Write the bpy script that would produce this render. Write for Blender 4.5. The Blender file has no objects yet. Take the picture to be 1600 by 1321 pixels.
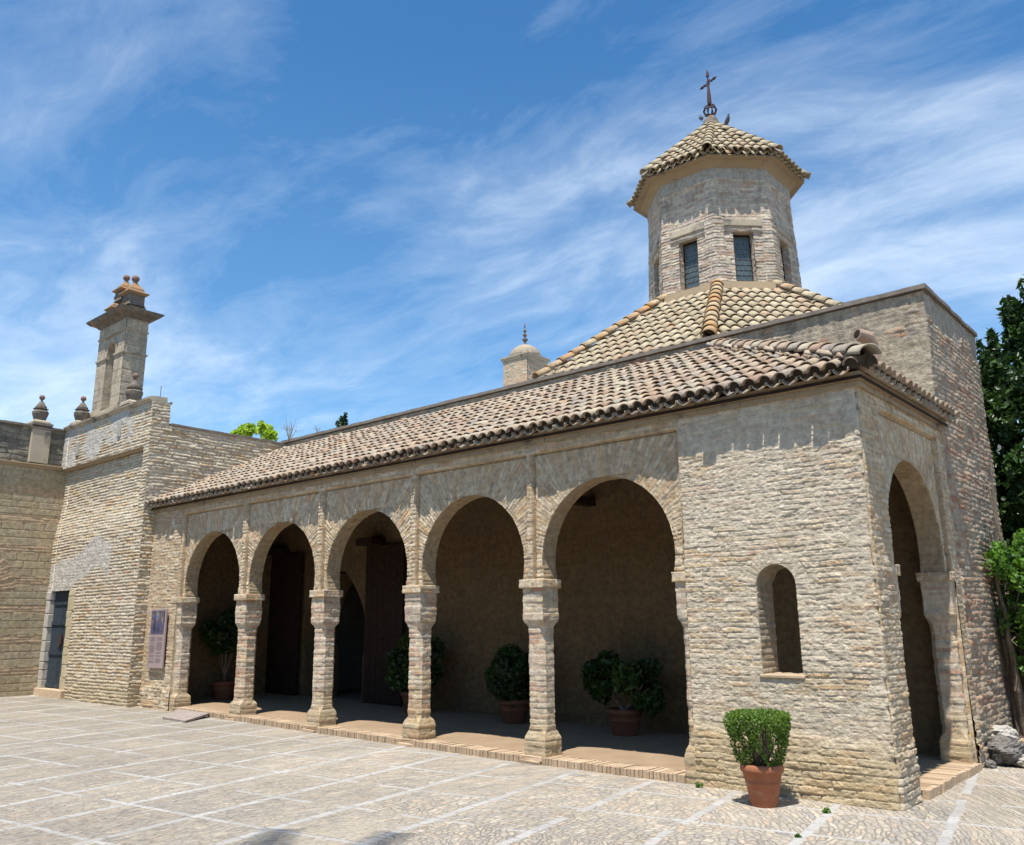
import bpy, math, random
import numpy as np
from mathutils import Vector, Matrix
PI = math.pi
random.seed(7); RNG = np.random.default_rng(11)
scn = bpy.context.scene

# ------------------------------------------------------------ camera, sky, sun, exposure
R = np.array([[0.75462414, 0.15676811, 0.63715475],
              [0.6560666, -0.1641236, -0.73664106],
              [-0.01090969, 0.97390308, -0.22670195]])
cd = bpy.data.cameras.new('camera'); cam = bpy.data.objects.new('camera', cd)
scn.collection.objects.link(cam); scn.camera = cam
M = Matrix(R.tolist()).to_4x4(); M.translation = Vector((0, 0, 1.6)); cam.matrix_world = M
cd.sensor_width = 36; cd.lens = 36 * 1326.234 / 1600; cd.clip_end = 3000; cd.clip_start = .05

SUN_EL, SUN_AZ = math.radians(71), math.radians(20)       # azimuth from -Y towards +X
sdir = Vector((math.sin(SUN_AZ) * math.cos(SUN_EL), -math.cos(SUN_AZ) * math.cos(SUN_EL), math.sin(SUN_EL)))
w = bpy.data.worlds.new('World'); scn.world = w; w.use_nodes = True
nt = w.node_tree; nt.nodes.clear()
def N(nt, typ, **kw):
    n = nt.nodes.new(typ)
    for k, v in kw.items():
        if k.startswith('i_'): n.inputs[int(k[2:])].default_value = v
        else: setattr(n, k, v)
    return n
def math_n(nt, op, a, b=None, c=None, clamp=False):
    n = nt.nodes.new('ShaderNodeMath'); n.operation = op; n.use_clamp = clamp
    for i, v in enumerate((a, b, c)):
        if v is None: continue
        if hasattr(v, 'links'): nt.links.new(v, n.inputs[i])
        else: n.inputs[i].default_value = v
    return n.outputs[0]
def ramp(nt, src, stops, interp='LINEAR'):
    n = nt.nodes.new('ShaderNodeValToRGB'); cr = n.color_ramp; cr.interpolation = interp
    while len(cr.elements) < len(stops): cr.elements.new(.5)
    for e, (p, c) in zip(cr.elements, stops):
        e.position = p; e.color = (c, c, c, 1) if not hasattr(c, '__len__') else (*c[:3], 1)
    if src is not None: nt.links.new(src, n.inputs[0])
    return n.outputs[0]
def mix(nt, fac, a, b, mode='MIX'):
    n = nt.nodes.new('ShaderNodeMix'); n.data_type = 'RGBA'; n.blend_type = mode
    for s, v in ((n.inputs[0], fac), (n.inputs[6], a), (n.inputs[7], b)):
        if hasattr(v, 'links'): nt.links.new(v, s)
        elif hasattr(v, '__len__'): s.default_value = (*v[:3], 1)
        else: s.default_value = v
    return n.outputs[2]
def noise(nt, vec, scale, detail=4, rough=.55, dist=0, out=0):
    n = nt.nodes.new('ShaderNodeTexNoise'); n.inputs['Scale'].default_value = scale
    n.inputs['Detail'].default_value = detail; n.inputs['Roughness'].default_value = rough
    n.inputs['Distortion'].default_value = dist
    if vec is not None: nt.links.new(vec, n.inputs['Vector'])
    return n.outputs[out]
def mapping(nt, vec, scale=(1, 1, 1), rot=(0, 0, 0), loc=(0, 0, 0)):
    n = nt.nodes.new('ShaderNodeMapping'); nt.links.new(vec, n.inputs[0])
    n.inputs[1].default_value = loc; n.inputs[2].default_value = rot; n.inputs[3].default_value = scale
    return n.outputs[0]
sky = N(nt, 'ShaderNodeTexSky', sky_type='NISHITA', sun_disc=False)
sky.sun_elevation = SUN_EL; sky.sun_rotation = math.radians(160); sky.air_density = 1.0; sky.dust_density = .3; sky.ozone_density = 2.2
tc = N(nt, 'ShaderNodeTexCoord')
sep = N(nt, 'ShaderNodeSeparateXYZ'); nt.links.new(tc.outputs['Generated'], sep.inputs[0])
# cirrus lies on a high layer: project the direction onto it
zc = math_n(nt, 'MAXIMUM', math_n(nt, 'ADD', sep.outputs[2], .12), .05)
px = math_n(nt, 'DIVIDE', sep.outputs[0], zc); py = math_n(nt, 'DIVIDE', sep.outputs[1], zc)
cmb = N(nt, 'ShaderNodeCombineXYZ'); nt.links.new(px, cmb.inputs[0]); nt.links.new(py, cmb.inputs[1])
flow = noise(nt, cmb.outputs[0], 1.1, 3, .5, 0, 1)
vadd = N(nt, 'ShaderNodeVectorMath', operation='MULTIPLY_ADD'); nt.links.new(flow, vadd.inputs[0])
vadd.inputs[1].default_value = (.38, .38, 0); nt.links.new(cmb.outputs[0], vadd.inputs[2])
st = mapping(nt, vadd.outputs[0], (1.0, 1.55, 1), (0, 0, math.radians(-62)), (2.3, .7, 0))
c1 = noise(nt, st, 1.25, 9, .62, .5)
c2 = noise(nt, mapping(nt, cmb.outputs[0], (.6, .6, 1), (0, 0, .4), (6.1, 2.2, 0)), .9, 3, .5)
c3 = noise(nt, mapping(nt, vadd.outputs[0], (1.6, 3.6, 1), (0, 0, math.radians(-75))), 1.9, 8, .66, .5)
c4 = noise(nt, mapping(nt, vadd.outputs[0], (.8, 4.4, 1), (0, 0, math.radians(-35)), (3, 1, 0)), 1.1, 7, .6, .2)
cl = math_n(nt, 'ADD', math_n(nt, 'MULTIPLY', c1, .50), math_n(nt, 'MULTIPLY', c3, .26))
cl = math_n(nt, 'ADD', cl, math_n(nt, 'MULTIPLY', c4, .14))
cl = math_n(nt, 'ADD', cl, math_n(nt, 'MULTIPLY', c2, .56))
low = math_n(nt, 'SUBTRACT', 1.0, math_n(nt, 'MULTIPLY', sep.outputs[2], 1.55), clamp=True)   # thicker towards the horizon
cl = math_n(nt, 'ADD', cl, math_n(nt, 'MULTIPLY', low, .24))
cov = ramp(nt, cl, [(.72, 0), (.82, .14), (.92, .38), (1.02 if False else 1.0, .58)])
haze = ramp(nt, sep.outputs[2], [(0, .30), (.22, .12), (.6, 0)])
base = mix(nt, haze, mix(nt, 1.0, sky.outputs[0], (.66, 1.30, 1.66), 'MULTIPLY'), (6.2, 9.4, 12.8))
col = mix(nt, cov, base, (10.4, 11.6, 12.8))
bg = N(nt, 'ShaderNodeBackground'); nt.links.new(col, bg.inputs[0]); bg.inputs[1].default_value = .070
wo = N(nt, 'ShaderNodeOutputWorld'); nt.links.new(bg.outputs[0], wo.inputs[0])

sl = bpy.data.lights.new('sun', 'SUN'); sl.energy = 5.0; sl.angle = math.radians(.53); sl.color = (1, .945, .86)
so = bpy.data.objects.new('sun', sl); scn.collection.objects.link(so)
so.rotation_euler = sdir.to_track_quat('Z', 'Y').to_euler()
scn.view_settings.view_transform = 'Standard'; scn.view_settings.look = 'None'
scn.view_settings.exposure = 0.58; scn.view_settings.gamma = 1
scn.render.engine = 'CYCLES'
scn.cycles.max_bounces = 8; scn.cycles.diffuse_bounces = 5; scn.cycles.transparent_max_bounces = 8

# ------------------------------------------------------------ numpy noise
def hsh(i, j, s):
    i = np.asarray(i).astype(np.int64); j = np.asarray(j).astype(np.int64)
    n = (i * 374761393 + j * 668265263 + s * 974126177) & 0xffffffff
    n = ((n ^ (n >> 13)) * 1274126177) & 0xffffffff
    n = ((n ^ (n >> 16)) * 2246822519) & 0xffffffff
    return ((n ^ (n >> 13)) & 0xffffff) / float(0x1000000)
def vn(x, y, s):
    x = np.asarray(x, float); y = np.asarray(y, float)
    i = np.floor(x); j = np.floor(y); fx = x - i; fy = y - j
    fx = fx * fx * (3 - 2 * fx); fy = fy * fy * (3 - 2 * fy)
    a = hsh(i, j, s); b = hsh(i + 1, j, s); c = hsh(i, j + 1, s); d = hsh(i + 1, j + 1, s)
    return a + (b - a) * fx + (c - a) * fy + (a - b - c + d) * fx * fy
def fbm(x, y, s, o=4):
    t = 0; a = .5; q = 0
    for k in range(o):
        t = t + a * vn(x, y, s + k * 17); q += a; a *= .5; x = np.asarray(x) * 2.03 + 3.1; y = np.asarray(y) * 2.03 + 1.7
    return t / q
def sst(x, a, b):
    t = np.clip((x - a) / (b - a), 0, 1); return t * t * (3 - 2 * t)

# brick pattern: returns relief 0..1, tone per brick 0..1, mortar mask 0..1
def brick(U, V, s=0, c=.064, L=.27, jv=.009, ju=.008, wob=.008):
    V2 = V + wob * 2 * (vn(U * 1.1, V * .9, s) - .5) + wob * (vn(U * 8, V * 6, s + 1) - .5)
    k = np.floor(V2 / c); fv = (V2 / c - k) * c
    Lk = L * (1 + .45 * (hsh(k, k * 0, s + 2) - .5))
    U2 = U + hsh(k, k * 0 + 1, s + 3) * L * 2 + wob * 1.6 * (vn(U * 5, V * 9, s + 4) - .5)
    m = np.floor(U2 / Lk); fu = (U2 / Lk - m) * Lk
    jt = .55 + .9 * vn(U * 5, V * 14, s + 6)
    a = np.clip(np.minimum(fv, c - fv) / (jv * jt), 0, 1); b = np.clip(np.minimum(fu, Lk - fu) / (ju * jt), 0, 1)
    a = np.clip(a * 1.25, 0, 1); b = np.clip(b * 1.25, 0, 1); p = np.minimum(a * a * (3 - 2 * a), b * b * (3 - 2 * b))
    tone = hsh(m, k, s + 5)
    tilt = .8 * (hsh(m, k, s + 8) - .5) * (fu / Lk - .5) + .9 * (hsh(m, k, s + 9) - .5) * (fv / c - .5)
    return p * (.45 + .5 * hsh(m, k, s + 7) + tilt), tone, 1 - p

# ------------------------------------------------------------ object helpers
COL = scn.collection
def link(o, parent=None):
    COL.objects.link(o)
    if parent is not None: o.parent = parent
    return o
def thing(name, label, cat, loc=(0, 0, 0), group=None):
    o = bpy.data.objects.new(name, None); COL.objects.link(o); o.location = loc
    o.empty_display_size = .2; o['label'] = label; o['category'] = cat
    if group: o['group'] = group
    return o
def tag(o, label, cat, group=None):
    o['label'] = label; o['category'] = cat
    if group: o['group'] = group
    return o
def mesh_obj(name, verts, faces, mat, parent=None, attrs=None, smooth=False, label=None):
    """verts (n,3) in WORLD space, faces list or (m,4)/(m,3) array"""
    verts = np.asarray(verts, float).reshape(-1, 3)
    me = bpy.data.meshes.new(name)
    if parent is not None:
        verts = verts - np.array(parent_world(parent))
    if isinstance(faces, np.ndarray):
        nf, k = faces.shape
        me.vertices.add(len(verts)); me.vertices.foreach_set('co', verts.ravel())
        me.loops.add(nf * k); me.loops.foreach_set('vertex_index', faces.ravel().astype(np.int32))
        me.polygons.add(nf); me.polygons.foreach_set('loop_start', np.arange(0, nf * k, k, dtype=np.int32))
        me.update(calc_edges=True)
    else:
        me.from_pydata([tuple(v) for v in verts], [], faces); me.update()
    if attrs:
        for k, a in attrs.items():
            at = me.attributes.new(k, 'FLOAT', 'POINT'); at.data.foreach_set('value', np.asarray(a, np.float32).ravel())
    if smooth: me.polygons.foreach_set('use_smooth', np.ones(len(me.polygons), bool))
    if mat: me.materials.append(mat)
    o = bpy.data.objects.new(name, me); link(o, parent)
    if label: o['label'] = label
    return o
def parent_world(p):
    v = Vector((0, 0, 0))
    while p is not None: v += p.location; p = p.parent
    return v
def struct(o): o['kind'] = 'structure'; return o
class MB:
    """collects simple shapes into one mesh"""
    def __init__(s): s.v = []; s.f = []; s.t = []; s.n = 0
    def add(s, v, f, tone=None):
        v = np.asarray(v, float); s.v.append(v); s.f += [tuple(i + s.n for i in q) for q in f]; s.n += len(v)
        s.t.append(np.full(len(v), random.random() if tone is None else tone)); return s
    def box(s, a, b, jit=0, tone=None, rot=0, taper=0):
        a = np.array(a, float); b = np.array(b, float)
        v = np.array([[x, y, z] for z in (a[2], b[2]) for x, y in ((a[0], a[1]), (b[0], a[1]), (b[0], b[1]), (a[0], b[1]))])
        c = (a + b) / 2
        if taper: v[4:, :2] = c[:2] + (v[4:, :2] - c[:2]) * (1 - taper)
        if jit: v += RNG.uniform(-jit, jit, v.shape)
        if rot:
            cs, sn = math.cos(rot), math.sin(rot); d = v[:, :2] - c[:2]
            v[:, 0] = c[0] + d[:, 0] * cs - d[:, 1] * sn; v[:, 1] = c[1] + d[:, 0] * sn + d[:, 1] * cs
        return s.add(v, [(0, 3, 2, 1), (4, 5, 6, 7), (0, 1, 5, 4), (1, 2, 6, 5), (2, 3, 7, 6), (3, 0, 4, 7)], tone)
    def lathe(s, prof, c=(0, 0, 0), n=16, tone=None, rot=0, sq=False, cap=True):
        m = 4 if sq else n; v = []; f = []
        for r, z in prof:
            for k in range(m):
                a = rot + 2 * PI * k / m; q = r * (math.sqrt(2) if sq else 1)
                v.append((c[0] + q * math.cos(a), c[1] + q * math.sin(a), c[2] + z))
        for i in range(len(prof) - 1):
            for k in range(m):
                f.append((i * m + k, i * m + (k + 1) % m, (i + 1) * m + (k + 1) % m, (i + 1) * m + k))
        if cap:
            f.append(tuple(range(m - 1, -1, -1))); f.append(tuple((len(prof) - 1) * m + k for k in range(m)))
        return s.add(v, f, tone)
    def tube(s, pts, rad, n=8, tone=None):
        pts = [Vector(p) for p in pts]; v = []; f = []
        if not hasattr(rad, '__len__'): rad = [rad] * len(pts)
        for i, p in enumerate(pts):
            d = (pts[min(i + 1, len(pts) - 1)] - pts[max(i - 1, 0)]).normalized()
            u = d.cross(Vector((0, 0, 1)))
            if u.length < .1: u = d.cross(Vector((1, 0, 0)))
            u.normalize(); w_ = d.cross(u)
            for k in range(n):
                a = 2 * PI * k / n; q = p + (u * math.cos(a) + w_ * math.sin(a)) * rad[i]; v.append(tuple(q))
        for i in range(len(pts) - 1):
            for k in range(n): f.append((i * n + k, i * n + (k + 1) % n, (i + 1) * n + (k + 1) % n, (i + 1) * n + k))
        f.append(tuple(range(n - 1, -1, -1))); f.append(tuple((len(pts) - 1) * n + k for k in range(n)))
        return s.add(v, f, tone)
    def build(s, name, mat, parent=None, smooth=False, bevel=0, label=None):
        o = mesh_obj(name, np.concatenate(s.v), s.f, mat, parent, {'tone': np.concatenate(s.t)}, smooth, label)
        if bevel:
            b = o.modifiers.new('bevel', 'BEVEL'); b.width = bevel; b.segments = 2; b.limit_method = 'ANGLE'
        return o
def grid_faces(ny, nx, mask=None, flip=False):
    i = np.arange(ny - 1)[:, None] * nx + np.arange(nx - 1)[None, :]
    f = np.stack([i, i + 1, i + nx + 1, i + nx], -1)
    f = f[mask] if mask is not None else f.reshape(-1, 4)
    return f[:, ::-1].copy() if flip else f
def grid_obj(name, P, attrs, mat, parent, mask=None, flip=False, label=None):
    ny, nx = P.shape[:2]
    return mesh_obj(name, P.reshape(-1, 3), grid_faces(ny, nx, mask, flip), mat, parent, {k: np.broadcast_to(v, (ny, nx)).ravel() for k, v in attrs.items()}, label=label)
class GB:
    """collects several displaced grids into ONE mesh"""
    def __init__(s): s.P = []; s.F = []; s.A = {'tone': [], 'mort': [], 'kind_mix': []}; s.n = 0
    def add(s, P, tone, mort, km=0.0, mask=None, flip=False):
        ny, nx = P.shape[:2]; s.P.append(P.reshape(-1, 3)); s.F.append(grid_faces(ny, nx, mask, flip) + s.n); s.n += ny * nx
        for k, v in (('tone', tone), ('mort', mort), ('kind_mix', km)): s.A[k].append(np.broadcast_to(v, (ny, nx)).ravel())
        return s
    def build(s, name, mat, parent, label=None):
        return mesh_obj(name, np.concatenate(s.P), np.concatenate(s.F), mat, parent, {k: np.concatenate(v) for k, v in s.A.items()}, label=label)

# ------------------------------------------------------------ materials
def new_mat(name):
    m = bpy.data.materials.new(name); m.use_nodes = True; nt = m.node_tree
    b = nt.nodes['Principled BSDF']; b.inputs['Roughness'].default_value = .9
    b.inputs['Specular IOR Level'].default_value = .2
    return m, nt, b
def attr(nt, name):
    n = nt.nodes.new('ShaderNodeAttribute'); n.attribute_name = name; return n.outputs['Fac']
def bump(nt, b, h, strength=.5, dist=.02):
    n = nt.nodes.new('ShaderNodeBump'); n.inputs['Strength'].default_value = strength; n.inputs['Distance'].default_value = dist
    nt.links.new(h, n.inputs['Height']); nt.links.new(n.outputs[0], b.inputs['Normal'])
def wpos(nt): return nt.nodes.new('ShaderNodeNewGeometry').outputs['Position']
def brick_mat(name, stops, mortar, patch=None, patch_amt=.5, grime=(.16, .15, .14), grime_amt=.35, low=None, fine=.03, plaster=None, grime_thr=(.5, .72)):
    m, nt, b = new_mat(name); P = wpos(nt)
    tone = attr(nt, 'tone'); mo = attr(nt, 'mort'); km = attr(nt, 'kind_mix')
    c = ramp(nt, tone, stops)
    c = mix(nt, mo, c, mortar)
    if patch: c = mix(nt, math_n(nt, 'MULTIPLY', ramp(nt, noise(nt, P, .9, 5, .6), [(.42, 0), (.62, 1)]), patch_amt), c, patch)
    if plaster: c = mix(nt, km, c, plaster)
    n1 = noise(nt, P, 14, 6, .7); n2 = noise(nt, mapping(nt, P, (4, 4, 1.3)), 1.6, 6, .65)
    c = mix(nt, .9, c, ramp(nt, n1, [(.28, .55), (.5, 1.0), (.72, 1.36)]), 'MULTIPLY')
    c = mix(nt, math_n(nt, 'MULTIPLY', ramp(nt, n2, [(grime_thr[0], 0), (grime_thr[1], 1)]), grime_amt), c, grime)
    if low:
        z = N(nt, 'ShaderNodeSeparateXYZ'); nt.links.new(P, z.inputs[0])
        zz = math_n(nt, 'ADD', z.outputs[2], math_n(nt, 'MULTIPLY', noise(nt, P, 2.2, 4, .6), -.7))
        c = mix(nt, math_n(nt, 'MULTIPLY', ramp(nt, zz, [(0, 1), (.35, 0)]), .6), c, low)
    nt.links.new(c, b.inputs['Base Color'])
    h = math_n(nt, 'ADD', noise(nt, P, 55, 5, .75), math_n(nt, 'MULTIPLY', n1, 1.4))
    bump(nt, b, h, .8, fine)
    return m
CREAM = (.56, .465, .325); GREY = (.46, .395, .305); PINK = (.52, .335, .215); OCHRE = (.55, .40, .22); RED = (.42, .21, .125); PALE = (.65, .56, .42)
M_WALL = brick_mat('pale brick', [(0, GREY), (.2, CREAM), (.42, PALE), (.62, CREAM), (.8, OCHRE), (.93, PINK), (1, PALE)], (.58, .50, .385), (.61, .535, .425), .55, low=(.50, .385, .21), grime_amt=.22, fine=.02, plaster=(.30, .23, .15))  # last colour browns the window reveal, painting in its shade
M_COL = brick_mat('pillar brick', [(0, GREY), (.18, CREAM), (.38, OCHRE), (.55, PINK), (.68, CREAM), (.80, PINK), (.92, RED), (1, PALE)], (.55, .485, .385), (.56, .51, .43), .45, low=(.42, .33, .19), grime_amt=.25, fine=.015)
M_ARC = brick_mat('arcade brick', [(0, (.44, .34, .24)), (.3, CREAM), (.6, PALE), (.8, OCHRE), (.95, PINK), (1, CREAM)], (.39, .285, .175), (.50, .385, .255), .35, grime=(.22, .16, .105), grime_amt=.38, fine=.015, grime_thr=(.55, .70), plaster=(.33, .25, .155))  # last colour: yellowish reveal plaster, browned to carry the shade under the arches
M_GATE = brick_mat('gate brick', [(0, CREAM), (.4, PALE), (.7, CREAM), (.9, OCHRE), (1, PINK)], (.38, .315, .23), (.52, .465, .37), .35, low=(.44, .36, .22), grime_amt=.2, fine=.015, plaster=(.50, .465, .41))
M_HALL = brick_mat('weathered rubble', [(0, (.22, .21, .19)), (.3, GREY), (.55, CREAM), (.8, PINK), (.92, RED), (1, GREY)], (.38, .33, .255), (.36, .33, .27), .6, grime=(.12, .105, .09), grime_amt=.55, fine=.03, grime_thr=(.47, .66), plaster=(.42, .36, .27))
M_HSIDE = brick_mat('red weathered brick', [(0, GREY), (.35, PINK), (.6, CREAM), (.8, RED), (1, GREY)], (.43, .37, .29), (.41, .365, .30), .5, grime=(.13, .11, .09), grime_amt=.5, low=(.40, .34, .24), fine=.03, plaster=(.44, .39, .31))
M_LANT = brick_mat('lantern brick', [(0, (.42, .38, .33)), (.3, PALE), (.55, (.43, .36, .32)), (.75, PINK), (.85, (.38, .27, .22)), (1, PALE)], (.42, .345, .26), (.45, .385, .30), .5, grime=(.17, .135, .10), grime_amt=.5, fine=.02, plaster=(.40, .37, .32))
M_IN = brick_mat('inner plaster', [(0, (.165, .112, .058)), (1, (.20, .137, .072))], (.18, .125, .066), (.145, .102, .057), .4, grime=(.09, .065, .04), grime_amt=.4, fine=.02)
M_ASH = brick_mat('ashlar and brick bands', [(0, (.36, .29, .18)), (.5, (.42, .345, .22)), (1, (.39, .33, .225))], (.27, .20, .125), None, 0, grime=(.22, .19, .14), grime_amt=.35, fine=.012, plaster=(.46, .33, .21))
M_MIN = brick_mat('minaret brick', [(0, (.36, .30, .22)), (.4, CREAM), (.8, PINK), (1, PALE)], (.30, .275, .235), None, 0, grime_amt=.2, fine=.02)
def plain(name, c1, c2, scale=6, rough=.9, fine=.01, thr=(.35, .65), stain=None, spec=.2, tones=None):
    m, nt, b = new_mat(name); P = wpos(nt)
    c = mix(nt, ramp(nt, noise(nt, P, scale, 6, .65), [(thr[0], 0), (thr[1], 1)]), c1, c2)
    if tones: c = mix(nt, .85, c, ramp(nt, attr(nt, 'tone'), [(0, 1 - tones), (1, 1 + tones)]), 'MULTIPLY')
    if stain: c = mix(nt, ramp(nt, noise(nt, P, stain[1], 5, .6), [(stain[2], 0), (stain[2] + .1, 1)]), c, stain[0])
    nt.links.new(c, b.inputs['Base Color']); b.inputs['Roughness'].default_value = rough; b.inputs['Specular IOR Level'].default_value = spec
    if fine: bump(nt, b, noise(nt, P, 40, 5, .7), .6, fine)
    return m
M_STONE = plain('weathered limestone', (.38, .32, .235), (.46, .39, .29), 3, stain=((.15, .135, .12), 1.6, .56), tones=.12)
M_DSTONE = plain('dark lichened stone', (.10, .088, .075), (.21, .18, .145), 7, stain=((.40, .19, .08), 5, .60))
M_LICH = plain('orange lichened stone', (.36, .19, .07), (.22, .17, .13), 9, stain=((.13, .115, .10), 4, .56))
M_CORN = plain('cornice mortar', (.36, .27, .165), (.30, .235, .16), 4, stain=((.15, .125, .10), 3, .6))
M_CAP = plain('dark parapet cap', (.16, .135, .115), (.24, .205, .17), 6, stain=((.36, .335, .29), 4, .66))
M_PLAIN = plain('grey mortar', (.39, .37, .33), (.32, .30, .27), 5)
M_WOOD = plain('old dark wood', (.022, .013, .009), (.042, .024, .016), 9, .75)
M_DOOR = plain('slate blue door paint', (.025, .037, .050), (.045, .062, .080), 14, .6, .004, tones=.2)
M_IRON = plain('rusty iron', (.045, .022, .026), (.09, .045, .04), 20, .7, .003)
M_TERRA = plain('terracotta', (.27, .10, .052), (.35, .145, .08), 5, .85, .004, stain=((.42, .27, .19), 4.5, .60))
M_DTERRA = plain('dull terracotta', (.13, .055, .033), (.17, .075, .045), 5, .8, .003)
M_SOIL = plain('soil', (.06, .04, .028), (.10, .07, .05), 20)
M_BARK = plain('bark', (.12, .095, .07), (.21, .17, .125), 14, fine=.02)
M_STEPB = plain('step brick', (.40, .295, .195), (.46, .35, .24), 8, tones=.16, fine=.01, stain=((.38, .26, .18), 6, .62))
M_TILEFLOOR = plain('porch floor', (.25, .18, .115), (.30, .22, .145), 3, fine=.006)
M_ROCK = plain('dark rock', (.10, .095, .09), (.22, .205, .185), 12, fine=.03)
M_LEAD = plain('stone sill white', (.50, .46, .40), (.42, .38, .32), 9)
def tile_mat(name, stops, lich=.62, lich_col=(.42, .21, .06)):
    m, nt, b = new_mat(name); P = wpos(nt)
    c = ramp(nt, attr(nt, 'tone'), stops)
    c = mix(nt, .8, c, ramp(nt, noise(nt, P, 22, 5, .7), [(.3, .62), (.5, 1), (.7, 1.3)]), 'MULTIPLY')
    c = mix(nt, math_n(nt, 'MULTIPLY', ramp(nt, noise(nt, P, 3.1, 5, .6), [(lich, 0), (lich + .07, 1)]), .75), c, lich_col)
    c = mix(nt, math_n(nt, 'MULTIPLY', ramp(nt, noise(nt, P, 8, 5, .7), [(.55, 0), (.66, 1)]), .55), c, (.17, .15, .13))
    nt.links.new(c, b.inputs['Base Color']); b.inputs['Roughness'].default_value = .9
    bump(nt, b, noise(nt, P, 60, 4, .7), .6, .01)
    return m
M_TILE = tile_mat('porch roof tile', [(0, (.37, .31, .23)), (.25, (.36, .265, .19)), (.45, (.41, .345, .26)), (.62, (.32, .215, .15)), (.75, (.30, .265, .225)), (.9, (.43, .37, .27)), (1, (.38, .285, .20))], .62)
M_TILE2 = tile_mat('dome roof tile', [(0, (.40, .335, .22)), (.25, (.34, .28, .19)), (.5, (.44, .375, .26)), (.7, (.37, .31, .21)), (.85, (.37, .26, .17)), (1, (.42, .355, .25))], .64)
M_HIP = tile_mat('lichened hip tile', [(0, (.36, .24, .13)), (.5, (.42, .335, .21)), (1, (.38, .22, .115))], .54)
def leaf_mat(name, c1, c2, c3, trans=.35):
    m, nt, b = new_mat(name)
    c = ramp(nt, attr(nt, 'tone'), [(0, c1), (.55, c2), (1, c3)])
    nt.links.new(c, b.inputs['Base Color']); b.inputs['Roughness'].default_value = .45; b.inputs['Specular IOR Level'].default_value = .4
    t = nt.nodes.new('ShaderNodeBsdfTranslucent'); nt.links.new(mix(nt, 1, c, (1.3, 1.5, .6), 'MULTIPLY'), t.inputs[0])
    mx = nt.nodes.new('ShaderNodeMixShader'); mx.inputs[0].default_value = trans
    nt.links.new(b.outputs[0], mx.inputs[1]); nt.links.new(t.outputs[0], mx.inputs[2])
    nt.links.new(mx.outputs[0], nt.nodes['Material Output'].inputs[0])
    return m
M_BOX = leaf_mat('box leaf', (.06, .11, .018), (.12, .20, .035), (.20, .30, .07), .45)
M_LAUREL = leaf_mat('laurel leaf', (.018, .040, .012), (.035, .075, .018), (.07, .13, .035), .2)
M_VINE = leaf_mat('vine leaf', (.06, .12, .02), (.10, .20, .035), (.16, .29, .06), .4)
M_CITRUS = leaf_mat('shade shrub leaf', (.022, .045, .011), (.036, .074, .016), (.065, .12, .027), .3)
M_LIME = leaf_mat('lime leaf', (.22, .32, .03), (.32, .42, .05), (.42, .52, .09), .45)
M_CYP = leaf_mat('cypress leaf', (.02, .045, .02), (.03, .065, .025), (.05, .09, .035), .2)

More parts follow.
